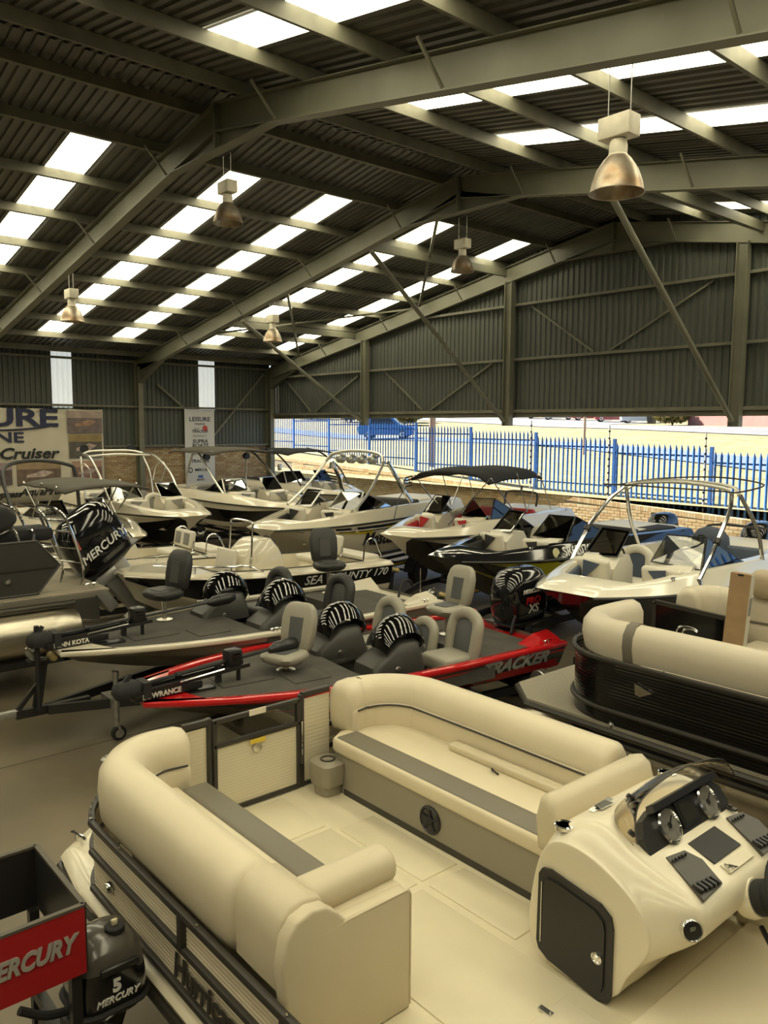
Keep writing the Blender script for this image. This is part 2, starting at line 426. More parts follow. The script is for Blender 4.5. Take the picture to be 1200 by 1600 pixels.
gB = gable('wall_rear', -10.04, -1, 'unseen rear gable wall of dark green sheeting, closed to cut fill light', 0.0)  # unseen; sheeted down to the floor to keep out fill light from behind
# raking tube struts from the middle portal frame to the gable column feet
for (xb, xt, lab) in ((-21.75, -20.68, 'round steel strut raking down to the gable column nearest the corner'), (-15.25, -14.8, 'round steel strut raking down to the middle gable column'), (-8.55, -8.26, 'round steel strut raking down behind the big lamp to the right gable column')):
    zt = rtop(xt-XA)-DEP-.1
    o = G().tube([(xt, 12.36, zt), (xb, 17.75, 3.98)], .058, 10).build('rake_strut', STEEL, None); struct(o, lab)
# roof bracing in the last bay
for a, b, lab in (((-24.2, 12.5), (-19.2, 17.8), 'flat steel brace under the roof in the far bay rising to the right'), ((-18.6, 12.5), (-25.6, 17.8), 'steel angle brace under the far bay falling to the corner'), ((-12.6, 12.5), (-18.9, 17.8), 'steel angle brace below the ridge in the far bay')):
    o = G().bar((a[0], a[1], rtop(a[0]-XA)-.1), (b[0], b[1], rtop(b[0]-XA)-.1), .07, .05).build('roof_brace', STEEL, None, 0); struct(o, lab)
for xx, lab in ((-15.5, 'round strut between the far frames on the left slope upper'), (-22.4, 'round strut between the far frames on the left slope lower'), (-8.2, 'round strut between the far frames on the right slope')):
    o = G().bar((xx, 12.36, rtop(xx-XA)-.12), (xx, 17.96, rtop(xx-XA)-.12), .12, .2).build('eaves_strut', STEEL, None, 0); struct(o, lab)

# ------------------------------------------------------------------ pendant lamps
RUSTY = mat('tarnished_aluminium_reflector', (.50,.46,.38), .42, .75, var=(6,.5,(.30,.20,.11)))
LAMPIN = mat('lamp_reflector_inside', (.75,.72,.66), .35, .6)
BALLAST = mat('white_painted_ballast', (.74,.69,.56), .5, var=(8,.12))
def lamp(loc, hang, s, label):
    t = thing('pendant_lamp', label, 'lamp', loc, 0, 'high bay lamps under the roof')
    g = G().rbox((0,0,.58), (.34,.2,.2), .012); g.build('ballast_box', BALLAST, t)
    for x in (-.12,.12): G().tube([(x,0,.68),(x,0,hang)], .006, 5).build('hanger_cable', GALV, t)
    g = G().lathe([(.075,.47),(.085,.42),(.085,.34),(.1,.32)], n=18); g.build('neck', BALLAST, t)
    g = G().lathe([(.1,.32),(.13,.29),(.19,.2),(.235,.08),(.25,0),(.262,-.012),(.25,-.012),(.235,.02),(.18,.18),(.11,.27),(0,.29)], n=24, cap=False); g.build('reflector', RUSTY, t)
    g = G().lathe([(.03,.29),(.06,.2),(.06,.12),(.03,.06),(0,.05)], n=10); g.build('bulb', mat('frosted_bulb', (.8,.78,.7), .3), t)
    t.scale = (s,s,s); return t
# lamps on the frames
lamp((-4.48, 6.76, 6.02), 1.16, 1.0, 'big rusty bell lamp hanging nearest, high on the right')
lamp((-11.7, 6.76, 7.05), 1.12, .95, 'bell lamp under the ridge of the nearest frame, left of centre')
lamp((-11.84, 12.36, 7.03), 1.16, .95, 'bell lamp under the ridge of the middle frame, right of centre')
lamp((-18.76, 6.76, 6.16), 1.0, 1.05, 'small bell lamp furthest left under the roof')
lamp((-19.05, 12.36, 6.14), 1.0, 1.05, 'small bell lamp in front of the far corner')

# ------------------------------------------------------------------ outside: ground, fence, retaining wall, road, cars
def gz(y, x=0):
    y = y+max(0, -x-52)*.8
    return 1.85+.045*(min(max(y, 19.2), 62)-20)+.03*min(max(y-62, 0), 60)
GRASS = mat('dry_winter_grass', (.25,.20,.085), .95, var=(1.1,.3,(.42,.35,.18)), bump=(25,.4))
g = G(); ys = [19.55, 25, 32, 40, 50, 62, 75, 90, 110, 160]; xs = [-150, -120, -95, -75, -62, -52, -40, -25, -10, 5, 30, 60]; nx = 12
g.add([(x, y, gz(y, x)-.02) for y in ys for x in xs], [(j*nx+i, j*nx+i+1, (j+1)*nx+i+1, (j+1)*nx+i) for j in range(9) for i in range(nx-1)])
o = g.build('grass_field', GRASS, None, 0); tag(o, 'dry yellow grass field sloping up beyond the blue fence', 'grass', None, 'stuff')
ASPH = mat('grey_asphalt', (.24,.24,.25), .9, var=(1.5,.12)); PAVE = mat('bluish_concrete_path', (.17,.22,.30), .85, var=(2,.1))
def band(name, pts, wd, m, label, cat, z=.03):
    P = catmull([(a, b, 0) for a, b in pts], 8); g = G(); O = []
    for i, c in enumerate(P):
        n = (P[min(i+1, len(P)-1)]-P[max(i-1, 0)]).normalized(); sd = V(-n.y, n.x, 0)
        for s_ in (-1, -.5, 0, .5, 1): e = c+sd*(s_*wd/2); O.append((e.x, e.y, gz(e.y, e.x)+z))
    g.add(O, [(5*i+k, 5*i+k+1, 5*i+k+6, 5*i+k+5) for i in range(len(P)-1) for k in range(4)])
    o = g.build(name, m, None, 0); return tag(o, label, cat, None, 'structure')
band('footpath', [(-75, 44), (-56, 42.5), (-44, 42.5), (-30, 40.5), (-17.7, 34.3), (-6, 27.5), (10, 19.5)], 3.6, PAVE, 'bluish grey path crossing the grass behind the fence', 'path')
band('road', [(-130, 84), (-70, 76), (-45, 69), (-25, 60), (0, 48), (40, 32)], 10, ASPH, 'wide grey road in the far distance beyond the grass', 'road')
band('parking_area', [(-130, 100), (-80, 90), (-50, 83)], 12, mat('pale_tarmac', (.28,.275,.27), .9), 'pale tarmac strip where the distant cars are parked', 'road', .02)
PINK = mat('pink_plaster', (.42,.2,.18), .9, var=(1.2,.08))
o = G().bar((-41, 76, 5.3), (-8, 60, 5.3), .25, 3.6).bar((-41, 76, 7.12), (-8, 60, 7.12), .4, .1).build('boundary_wall', PINK, None, 0); tag(o, 'low pink plastered wall far off at the right across the road', 'wall')
HOUSE = mat('pale_house_plaster', (.4,.39,.36), .9); ROOFT = mat('brown_roof', (.25,.16,.12), .9)
def house(x, y, w_, d_, h, label):
    t = thing('house', label, 'building', (x, y, gz(y, x)), -.4)
    G().box((0,0,h/2), (w_,d_,h)).build('wall', HOUSE, t, 0)
    G().prism([(-w_/2-.4,-d_/2-.4,h),(w_/2+.4,-d_/2-.4,h),(w_/2-1.5,0,h+2),(-w_/2+1.5,0,h+2)], (0,.1,0)).prism([(-w_/2-.4,d_/2+.4,h),(w_/2+.4,d_/2+.4,h),(w_/2-1.5,.1,h+2),(-w_/2+1.5,.1,h+2)], (0,-.1,0)).build('roof', ROOFT, t, 0)
    for k in range(3): G().box((-w_/3+k*w_/3, -d_/2-.02, h*.55), (1.4,.06,1.1)).build('window', mat('dark_window', (.05,.06,.07), .2), t, 0)
house(-95, 118, 16, 9, 3, 'pale house across the road at the far left of the opening')
house(-70, 116, 14, 8, 3.2, 'pale house across the road behind the row of parked cars')
LEAF = island_mat('olive_foliage', [(.16,.17,.05),(.22,.22,.08),(.3,.27,.1),(.36,.3,.12)], .9)
def bush(x, y, r, h, label, seed):
    random.seed(seed); t = thing('bush', label, 'shrub', (x, y, gz(y, x)))
    g = G()
    for k in range(5): a = k*1.3; g.tube([(0,0,0),(.2*r*math.cos(a),.2*r*math.sin(a),h*.4),(.6*r*math.cos(a),.6*r*math.sin(a),h*.85)], [.06,.04,.01], 5)
    g.build('stem', mat('bark', (.2,.15,.1), .9), t)
    g = G()
    for k in range(700):
        a, b = random.uniform(0, 2*PI), random.uniform(-1, 1); q = random.uniform(.45, 1)
        c = V(r*q*math.cos(a)*math.sqrt(1-b*b), r*q*math.sin(a)*math.sqrt(1-b*b), h*.55+h*.45*b*q); d = V(random.gauss(0,1), random.gauss(0,1), random.gauss(0,1)).normalized()*.16*r
        e = d.cross(V(random.gauss(0,1), random.gauss(0,1), 1)).normalized()*.09*r; g.add([c-d, c+e, c+d, c-e], [(0,1,2,3)])
    o = g.build('foliage', LEAF, t, 0); o['kind'] = 'stuff'
bush(-42.5, 75.5, 2.0, 2.2, 'dark bush beside the wheelie bin at the pink wall', 2)
for i, (x, y, r, h) in enumerate(((-78, 62, 2.6, 3.0), (-72, 66, 2.4, 2.6), (-66, 60, 2.2, 2.2), (-84, 70, 3, 3.2), (-92, 66, 3.2, 3.4))):
    bush(x, y, r, h, ['yellowish bush at the far left of the opening beside the corner column', 'second yellowish bush from the corner column beyond the fence', 'low yellowish bush left of the blue car', 'tall bush far behind the left end of the fence', 'tallest bush at the extreme left beyond the fence'][i], 10+i)
# wheelie bin
t = thing('wheelie_bin', 'dark wheelie bin standing by the bush at the pink wall', 'bin', (-45.5, 76.6, gz(76.6)))
G().loft([[(-.3,-.3,.1),(.3,-.3,.1),(.3,.3,.1),(-.3,.3,.1)],[(-.42,-.42,1.2),(.42,-.42,1.2),(.42,.42,1.2),(-.42,.42,1.2)]]).build('body', BLACKP, t); G().rbox((0,0,1.25),(.95,.95,.1),.04).build('lid', BLACKP, t)

# cars
TYRE = RUBBER; CARGL = mat('car_window_glass', (.03,.035,.04), .08)
def car(x, y, rz, col, label, suv=False, rough=.25, z=None):
    t = thing('car', label, 'car', (x, y, (gz(y, x) if z is None else z)+.03), rz)
    cm = mat('car_paint_'+'_'.join('%02d' % int(c*99) for c in col), col, rough, coat=.6)
    if suv: prof = [(-2.2,.35),(-2.25,.85),(-2.15,1.05),(-2.0,1.72),(-1.85,1.8),(.25,1.8),(.45,1.74),(1.05,1.12),(2.05,.98),(2.25,.8),(2.25,.4),(2.1,.3),(-2.1,.3)]; gl = [(-1.9,1.15),(-1.78,1.66),(.3,1.66),(.85,1.15)]
    else: prof = [(-2.1,.3),(-2.15,.8),(-1.95,.98),(-1.3,1.05),(-.75,1.42),(.35,1.44),(1.0,1.0),(1.9,.88),(2.1,.7),(2.1,.35),(1.95,.25),(-1.95,.25)]; gl = [(-1.15,1.03),(-.68,1.36),(.3,1.36),(.8,1.03)]
    rings = []
    for yy, sc in ((-.86,.0),(-.82,1),(.82,1),(.86,0)):
        rings.append([(px*(.985+.015*sc), yy*(1 if pz < 1.1 else .9), pz-(0 if sc else .01)) for px, pz in prof])
    G().loft(rings).build('body', cm, t)
    for s_ in (-1, 1):
        g = G(); g.prism([(a, s_*(.8 if b > 1.2 else .88), b) for a, b in gl], (0, s_*.015, 0)); wn = g.build('side_window', CARGL, t, 0)
        for wx in (-1.35, 1.35):
            q = G().lathe([(.2,-.1),(.33,-.1),(.35,-.05),(.35,.1),(.33,.13),(.22,.13)], (wx, s_*.72, .34), 18, axis=(0,s_,0)).build('wheel', TYRE, t)
            g = G().lathe([(.0,.1),(.21,.12),(.22,.14),(.19,.15),(.0,.12)], (wx, s_*.72, .34), 14, axis=(0,s_,0))
            g.build('rim', ALU, q)
    for x0, x1, z0, z1 in ((((-2.16,-2.03,1.1,1.6)) if suv else (-1.35,-.8,1.08,1.38)), ((.5,.98,1.66,1.2) if suv else (.42,.92,1.38,1.06))):
        g = G(); g.add([(x0,-.66,z0),(x0,.66,z0),(x1,.6,z1),(x1,-.6,z1)], [(0,1,2,3)])
        g.add([(x0+.02,-.66,z0+.02),(x0+.02,.66,z0+.02),(x1+.02,.6,z1+.02),(x1+.02,-.6,z1+.02)], [(0,1,2,3)])
        g.build('windscreen', CARGL, t, 0)
    return t
car(-48.1, 41.9, R(40), (.02,.16,.55), 'bright blue car parked on the path behind the fence', True)
for i, (x, y, rz, c, lab) in enumerate(((-56.5, 86, 40, (.45,.04,.04), 'red car among the cars parked far across the road'), (-62.0, 89, 40, (.5,.06,.05), 'reddish car behind the red one across the road'), (-66.5, 88.5, 40, (.6,.6,.6), 'silver car parked left of the red cars across the road'), (-71, 90.5, 40, (.06,.06,.07), 'dark car parked beside the silver car across the road'), (-75.5, 92.0, 40, (.62,.62,.62), 'pale car at the left of the row across the road'), (-80, 93.5, 40, (.4,.05,.05), 'maroon car at the far left of the row across the road'), (-51.5, 84, 40, (.65,.65,.65), 'white car at the right end of the parked row'))):
    car(x, y, R(rz), c, lab)

# blue palisade fence, stepping down to the right
BLUE = mat('blue_painted_palisade', (.045,.19,.62), .45, var=(5,.12))
DIRF = V(.9976, -.0698, 0); F0 = V(-40.3, 22.03, 0)
fence = thing('palisade_fence', 'bright blue steel palisade fence of pointed pales beyond the opening', 'fence', (0,0,0))
NRM = V(-.0698, -.9976, 0)
def paleg():
    g = G(); w_, d_ = .034, .018
    for s_ in (0, .006):
        pass
    o = [(-w_,d_,0),(0,0,0),(w_,d_,0),(-w_,d_,1.6),(0,0,1.72),(w_,d_,1.6)]
    g.add(o+[(a, b+.006, c) for a, b, c in o], [(0,1,4,3),(1,2,5,4),(6,9,10,7),(7,10,11,8),(0,3,9,6),(2,8,11,5),(3,4,10,9),(4,5,11,10)])
    return g
rzf = math.atan2(DIRF.y, DIRF.x); pale0 = None
def fz(s): return 2.52-.0525*(s-12.13)        # foot of a panel
random.seed(3)
for k in range(14):
    s0 = k*3.03; zf = fz(s0)-.06
    p = F0+DIRF*s0
    G().box((p.x, p.y, zf+.88), (.08,.08,1.9), rot=Matrix.Rotation(rzf,3,'Z')).build('post', BLUE, fence, 0)
    for zz in (.3, 1.42):
        a, b = F0+DIRF*(s0+.03), F0+DIRF*(s0+3.0)
        G().bar((a.x, a.y, zf+zz), (b.x, b.y, zf+zz), .03, .045).build('rail', BLUE, fence, 0)
    for j in range(17):
        q = F0+DIRF*(s0+.12+j*.172)+NRM*.045
        if pale0 is None: pale0 = o = paleg().build('pale', BLUE, fence, 0)
        else: o = inst(pale0)
        o.location = (q.x, q.y, zf); o.rotation_euler = (0, random.uniform(-.006,.006), rzf)
# electric fence posts with insulators beside every blue post
PALEP = mat('white_fence_bracket', (.6,.58,.52), .6)
for k in range(8, 13):
    p = F0+DIRF*(k*3.03-.12)+NRM*.1; zf = fz(k*3.03)
    t = thing('electric_fence_bracket', '%s electric fence bracket counting from the left beyond the opening' % ['first thin upright', 'second thin upright', 'third thin upright', 'fourth thin upright', 'fifth thin upright'][k-8], 'bracket', (p.x, p.y, zf-.1), 0, 'electric fence brackets')
    G().tube([(0,0,0),(0,0,2.25)], .016, 6).build('rod', PALEP, t)
    g = G()
    for j in range(10): g.lathe([(.012,0),(.03,.015),(.03,.05),(.012,.065)], (0,0,.25+j*.2), 6)
    g.build('insulator', BLACKP, t)
o = G().tube([(-24.6, 24, gz(24)-.1), (-24.6, 24, 5.6)], .14, 10).build('timber_pole', mat('grey_pink_timber', (.5,.36,.28), .9, var=(3,.2), scale3=(6,6,.4)), None); tag(o, 'weathered timber pole behind the fence near the corner column', 'pole')
o = G().tube([(-23.9, 34, gz(34)-.1), (-23.9, 34, gz(34)+3.2)], .07, 8).build('timber_pole', MATS['grey_pink_timber'], None); tag(o, 'slim timber pole standing in the grass beyond the fence on the right', 'pole')
# retaining wall of buff brick below the fence
random.seed(11)
rw = thing('wall_retaining', '', None); struct(rw, 'low buff brick retaining wall below the blue fence')
def rtz(s): return 2.22-.0325*(s-12.13)
W0 = F0+NRM*.62
g = G(); P = []
for s_ in (0, 46):
    a = W0+DIRF*s_-NRM*.0; b = a-NRM*.24; z = rtz(s_)
    P += [(a.x,a.y,-.1),(b.x,b.y,-.1),(b.x,b.y,z),(a.x,a.y,z)]
g.add(P, [(0,1,2,3),(7,6,5,4),(0,4,5,1),(1,5,6,2),(2,6,7,3),(3,7,4,0)]); g.build('wall_core', MATS['grey_mortar'], rw, 0)
g = G()
for seg in range(10, 40): brickwork(g, W0+DIRF*seg, DIRF, 1.0, .5, rtz(seg)-.12, thick=.016, nrm=NRM)
g2 = G()
for k in range(34*12):
    s_ = 8+k*.083; q = W0+DIRF*(s_+.04)-NRM*.1; z = rtz(s_)-.045
    g2.box((q.x, q.y, z), (.074, .235, .13), rot=Matrix.Rotation(rzf,3,'Z'))
o = g.build('brick', BRICKF, rw, 0); o['kind'] = 'stuff'; o = g2.build('coping_brick', BRICKF, rw, 0); o['kind'] = 'stuff'
# grass strip between coping and fence and earth up to the field
g = G(); P = []
for i in range(24):
    s_ = i*2; a = W0+DIRF*s_-NRM*.22; b = F0+DIRF*s_; c = b-NRM*2.4
    P += [(a.x,a.y,rtz(s_)), (b.x,b.y,fz(s_)-.08), (c.x,c.y,max(gz(c.y)+.02, fz(s_)-.16-.0))]
g.add(P, [(3*i+j, 3*i+j+1, 3*i+j+4, 3*i+j+3) for i in range(23) for j in range(2)])
o = g.build('grass_verge', GRASS, None, 0); tag(o, 'strip of dry grass between the brick coping and the blue fence', 'grass', None, 'stuff')
g = G(); g.box((-12, 18.7, .0), (33, 1.5, .02)); o = g.build('floor_apron', MATS['polished_dusty_concrete'], None, 0); struct(o, 'concrete apron between the shed opening and the retaining wall')
# ------------------------------------------------------------------ foreground deck boat (bow towards the left wall)
VINYL = mat('cream_vinyl', (.66,.585,.425), .42, bump=(90,.03), var=(1.5,.035))
VINYL2 = mat('tan_cream_vinyl', (.59,.52,.37), .42, bump=(90,.03), var=(1.5,.035))
TAUPE = mat('taupe_grey_vinyl', (.165,.15,.115), .45, bump=(120,.03))
TAUPEP = mat('taupe_plastic', (.27,.245,.19), .45, bump=(160,.05))
DECKM = mat('cream_deck_gelcoat', (.69,.625,.455), .35, bump=(220,.06), var=(2,.04))
GELC = mat('glossy_cream_gelcoat', (.72,.655,.50), .28, coat=.25)
FPANEL = mat('cream_aluminium_panel', (.68,.62,.46), .3)
TPANEL = mat('champagne_aluminium_panel', (.62,.55,.41), .32, .1)
RAILK = mat('dark_bronze_rail', (.035,.032,.026), .4)
PIPE = mat('dark_piping', (.03,.025,.022), .5)
BASE = V(-2.4, 3.07, 0); NB = tuple(-BASE)
DB = thing('deck_boat', 'cream deck boat with curved lounges and helm console filling the foreground', 'boat', BASE)
def hb(g, name, m, parent=DB, **k): return g.build(name, m, parent, loc=NB if parent is DB else None, **k)
def arc(cx, cy, r, a0, a1, n, z): return [(cx+r*math.cos(R(a0+(a1-a0)*i/n)), cy+r*math.sin(R(a0+(a1-a0)*i/n)), z) for i in range(n+1)]
# outline of the fence, port side round the bow corner to the gate (z = 0)
def port(off, z, xe=.6): return [(xe, 1.70+off, z), (-2.0, 1.70+off, z), (-3.3, 1.70+off, z)]+[(p[0], p[1], z) for p in arc(-4.55, 2.25, .55-off, 270, 180, 8, 0)]+[(-5.08+off, 2.45, z), (-5.02+off*.5, 2.62, z)]
def stbd(off, z, xe=.6): return [(-5.0+off*.5, 3.44, z), (-5.04+off, 3.75, z)]+[(p[0], p[1], z) for p in arc(-4.45, 3.86, .6-off, 180, 90, 8, 0)]+[(-3.3, 4.46-off, z), (xe, 4.46-off, z)]
# hull
def hull_out(z, ins, nose): 
    return [(.9, 1.72+ins, z), (-3.4, 1.66+ins, z), (-4.9, 1.66+ins, z), (-5.35+nose*.4, 1.72+ins, z), (-5.58+nose, 1.98+ins, z), (-5.68+nose, 2.7, z), (-5.68+nose, 3.5, z), (-5.58+nose, 4.18-ins, z), (-5.35+nose*.4, 4.44-ins, z), (-4.9, 4.5-ins, z), (-3.4, 4.5-ins, z), (.9, 4.44-ins, z)]
g = G(); g.loft([hull_out(.32, .75, 1.6), hull_out(.45, .3, .7), hull_out(.70, .1, .22), hull_out(.80, .02, .03), hull_out(.86, 0, 0), hull_out(.90, .03, .03), hull_out(.905, .1, .1)])
hb(g, 'hull', GELC, smooth=50)
g = G(); g.tube([(p[0], p[1], .80) for p in hull_out(.8, -.005, -.01)], .022, 6); hb(g, 'rub_rail', RAILK)
# deck floor inside the fence
pl = [p for p in port(.03, 1.0)]+[p for p in stbd(.03, 1.0)]
g = G().prism([(p[0], p[1], .90) for p in pl], (0, 0, .1)); hb(g, 'deck', DECKM, smooth=0)
g = G()
for x0, x1, y0, y1 in ((-4.86, -4.3, 2.5, 3.2), (-4.25, -3.36, 2.5, 3.2), (-4.2, -3.36, 3.24, 3.55), (-3.3, -2.62, 3.24, 3.55), (-3.3, -1.2, 2.5, 3.18)):
    g.rbox(((x0+x1)/2, (y0+y1)/2, 1.0), (x1-x0, y1-y0, .016), .006, seg=2)
hb(g, 'non_skid_panel', DECKM)
# raised floor hatch by the console and its latch
g = G().rbox((-1.9, 2.82, 1.004), (.55, .5, .02), .04, seg=3); hh = hb(g, 'floor_hatch', GELC)
g = G().box((-2.165, 2.92, 1.018), (.075, .03, .008)).lathe([(.005,0),(.005,.012)], (-2.14,2.92,1.02), 6); hb(g, 'latch', CHROME, smooth=0)
# fence panels (ribbed sheet) and rails
def ribbed(path_fn, z0, z1, off, n, m, name, rib=.0022):
    g = G(); rings = []
    base = [V(p) for p in path_fn(off, 0)]; P = catmull(base, 3)
    prof = []
    for i in range(n):
        a = z0+(z1-z0)*i/n; b = (z1-z0)/n; prof += [(0, a), (rib, a+b*.25), (rib, a+b*.6), (0, a+b*.85)]
    prof.append((0, z1))
    for i, p in enumerate(P):
        t = (P[min(i+1, len(P)-1)]-P[max(i-1, 0)]).normalized(); nn = V(-t.y, t.x, 0)
        rings.append([V(p.x, p.y, b)+nn*a for a, b in prof])
    g.loft(rings, ring_closed=False)
    return hb(g, name, m, smooth=0)
ribbed(port, 1.21, 1.37, .0, 7, TPANEL, 'upper_fence_panel')
ribbed(port, .98, 1.19, .0, 9, TPANEL, 'middle_fence_panel')
ribbed(port, .74, .96, .0, 9, TPANEL, 'lower_fence_panel')
ribbed(stbd, .74, 1.37, .0, 22, TPANEL, 'starboard_fence_panel')
for z, h in ((1.385, .05), (1.2, .045), (.965, .045), (.735, .045)):
    for fn in (port, stbd):
        g = G().sweep(rrect(.04, h*.9, .013, 2), catmull(fn(-.012, z), 3)); hb(g, 'fence_rail', RAILK)
for x in (-3.47, -2.55, -1.4):
    g = G().rbox((x, 1.69, 1.29), (.05, .05, .2), .012); hb(g, 'fence_post', RAILK)
g = G(); P = catmull(port(-.02, 1.392), 6)
for i in range(4, len(P)-8, 4): g.lathe([(.008,0),(.006,.006)], P[i]+V(0,0,.02), 6)
hb(g, 'snap_button', CHROME)
g = G().lathe([(.035,0),(.035,.012),(.026,.03),(0,.036)], (-4.39, 1.69, 1.1), 14, axis=(0,-1,0)); hb(g, 'navigation_light', CHROME)
text('Hurricane', .185, RAILK, V(-3.56, 1.682, 1.078)-BASE, (PI/2, 0, 0), DB, shear=.15, bold=.006, sx=.92)
# cleat on the bow platform
def cleat(loc, rz, parent, s=1.0, m=CHROME):
    g = G().tube([(-.09*s,0,.045*s),(-.05*s,0,.055*s),(.05*s,0,.055*s),(.09*s,0,.045*s)], .011*s, 6)
    for x in (-.035, .035): g.tube([(x*s,0,0),(x*s,0,.055*s)], .012*s, 6)
    return g.build('cleat', m, parent, loc=loc, rot=(0,0,rz))
cleat(V(-5.38, 1.86, .905)-BASE, R(10), DB)
# front gate with smoked window and the two fixed panels
def flatpanel(y0, y1, z0, z1, x, n, m, name, parent=DB):
    g = G(); prof = []
    for i in range(n):
        a = z0+(z1-z0)*i/n; b = (z1-z0)/n; prof += [(0, a), (.0007, a+b*.25), (.0007, a+b*.6), (0, a+b*.85)]
    prof.append((0, z1)); g.loft([[(x+a, y, b) for a, b in prof] for y in (y0, y1)], ring_closed=False)
    return hb(g, name, m, parent, smooth=0)
flatpanel(2.46, 2.625, 1.03, 1.68, -4.93, 22, FPANEL, 'bow_panel'); flatpanel(3.44, 3.70, 1.03, 1.70, -4.93, 22, FPANEL, 'bow_panel')
hb(G().rbox((-4.935, 2.635, 1.37), (.045, .04, .74), .008).rbox((-4.935, 2.53, 1.715), (.045, .2, .045), .01), 'bow_frame', RAILK)
hb(G().rbox((-4.935, 3.43, 1.37), (.045, .04, .74), .008).rbox((-4.935, 3.565, 1.735), (.045, .27, .045), .01).rbox((-4.935, 3.57, 1.02), (.04,.27,.03), .008), 'bow_frame', RAILK)
g = G()
for y in (2.672, 3.39): g.rbox((-4.92, y, 1.37), (.04, .035, .7), .008)
for z in (1.705, 1.525, 1.025): g.rbox((-4.92, 3.03, z), (.04, .75, .035), .008)
gate = hb(g, 'gate', RAILK)
flatpanel(2.69, 3.375, 1.04, 1.51, -4.915, 20, FPANEL, 'gate_panel'); g = G().box((-4.92, 3.03, 1.615), (.006, .69, .15)); hb(g, 'gate_window', SMOKE, smooth=0)
g = G().box((-4.895, 3.02, 1.49), (.004, .13, .035)); hb(g, 'warning_sticker', mat('yellow_sticker', (.75,.55,.06), .5), smooth=0)
g = G().box((-4.897, 3.02, 1.712), (.006, .14, .045)); hb(g, 'white_sticker', mat('white_sticker', (.75,.68,.55), .5), smooth=0)
g = G().lathe([(.036,0),(.036,.004),(.03,.006),(.0,.006)], (-4.905, 3.02, 1.435), 18, axis=(1,0,0)); hb(g, 'round_badge', ALU)
g = G().box((-4.895, 3.412, 1.37), (.012, .012, .34)); hb(g, 'gate_hinge', CHROME, smooth=0)
# ---- port lounge
SECB = [(-.12,-.2),(-.02,-.22),(.12,-.22),(.155,-.15),(.165,.0),(.155,.10),(.105,.17),(.02,.195),(-.06,.18),(-.115,.12),(-.13,.02)]
def backpath(off, z, x0): return [(x0, 1.88+off, z), (-3.4, 1.88+off, z), (-4.2, 1.88+off, z)]+[(p[0], p[1], z) for p in arc(-4.52, 2.24, .36-off, 270, 185, 7, 0)]+[(-4.86+off, 2.36, z)]
g = G().sweep([(-a, b) for a, b in SECB], catmull(backpath(0, 1.565, -3.12), 3), ends=.07); hb(g, 'port_backrest', VINYL, smooth=60)
g = G().sweep(rrect(.14, .24, .05), catmull(backpath(.085, 1.43, -3.0), 3), ends=.04); hb(g, 'port_lumbar_pad', VINYL, smooth=60)
g = G().tube(catmull(backpath(.152, 1.545, -3.2), 4), .007, 6); hb(g, 'piping', PIPE)
g = G().sweep([(-a*.98, b*.98) for a, b in SECB], [(-3.06, 1.88, 1.56), (-2.9, 1.88, 1.555), (-2.74, 1.885, 1.548)], ends=.03); hb(g, 'corner_bolster', VINYL2, smooth=60)
# seat cushion with taupe insert
def cushion(x0, x1, y0, y1, z0, z1, r, m, name): g = G().rbox(((x0+x1)/2, (y0+y1)/2, (z0+z1)/2), (abs(x1-x0), abs(y1-y0), z1-z0), r, seg=3); return hb(g, name, m, smooth=60)
cushion(-4.72, -2.85, 1.9, 2.29, 1.28, 1.43, .035, VINYL, 'port_seat_cushion')
cushion(-4.66, -2.85, 2.275, 2.47, 1.28, 1.432, .03, TAUPE, 'port_seat_insert')
cushion(-4.7, -2.7, 1.95, 2.44, 1.0, 1.29, .015, TAUPEP, 'port_seat_base')
# end block with arm bolster
cushion(-2.95, -2.68, 2.02, 2.455, 1.0, 1.612, .02, VINYL2, 'arm_block')
g = G().prism([(-2.70, y, z) for y, z in ((1.75,1.0),(1.735,1.38),(1.72,1.52),(1.745,1.65),(1.80,1.715),(1.88,1.735),(1.96,1.72),(2.02,1.67),(2.06,1.62),(2.43,1.615),(2.46,1.585),(2.46,1.0))], (.08,0,0)); o = hb(g, 'end_block', VINYL2, smooth=0)
md = o.modifiers.new('soft', 'BEVEL'); md.width = .018; md.segments = 3; md.limit_method = 'ANGLE'; md.angle_limit = R(30); o.data.polygons.foreach_set('use_smooth', [True]*len(o.data.polygons))
g = G().sweep([(a, b) for a, b in rrect(.20, .17, .08, 4)], [(-2.83, 2.0, 1.655), (-2.83, 2.2, 1.655), (-2.83, 2.44, 1.655)], ends=.04); hb(g, 'arm_bolster', VINYL2, smooth=60)
g = G().tube([(-2.625, 1.80, 1.60), (-2.622, 2.1, 1.613), (-2.622, 2.44, 1.613), (-2.622, 2.455, 1.58), (-2.622, 2.455, 1.02)], .004, 5); hb(g, 'end_seam', VINYL, smooth=0)
# ---- starboard lounge
g = G().prism([(-4.80, 3.66, 1.0), (-4.72, 3.60, 1.0), (-2.6, 3.60, 1.0), (-2.6, 4.35, 1.0), (-4.6, 4.35, 1.0), (-4.80, 4.1, 1.0)], (0,0,.34)); hb(g, 'starboard_seat_base', TAUPEP, smooth=0)
g = G().box((-3.65, 3.605, 1.02), (1.9, .02, .05)); hb(g, 'kick_strip', RAILK, smooth=0)
g = G().prism([(-4.80, 3.70, 1.31), (-4.72, 3.57, 1.31), (-2.66, 3.57, 1.31), (-2.66, 4.3, 1.31), (-4.5, 4.3, 1.31), (-4.75, 4.15, 1.31)], (0,0,.115))
o = hb(g, 'starboard_seat_cushion', VINYL, smooth=0); md = o.modifiers.new('soft', 'BEVEL'); md.width = .03; md.segments = 3; md.limit_method = 'NONE'
o.data.polygons.foreach_set('use_smooth', [True]*len(o.data.polygons))
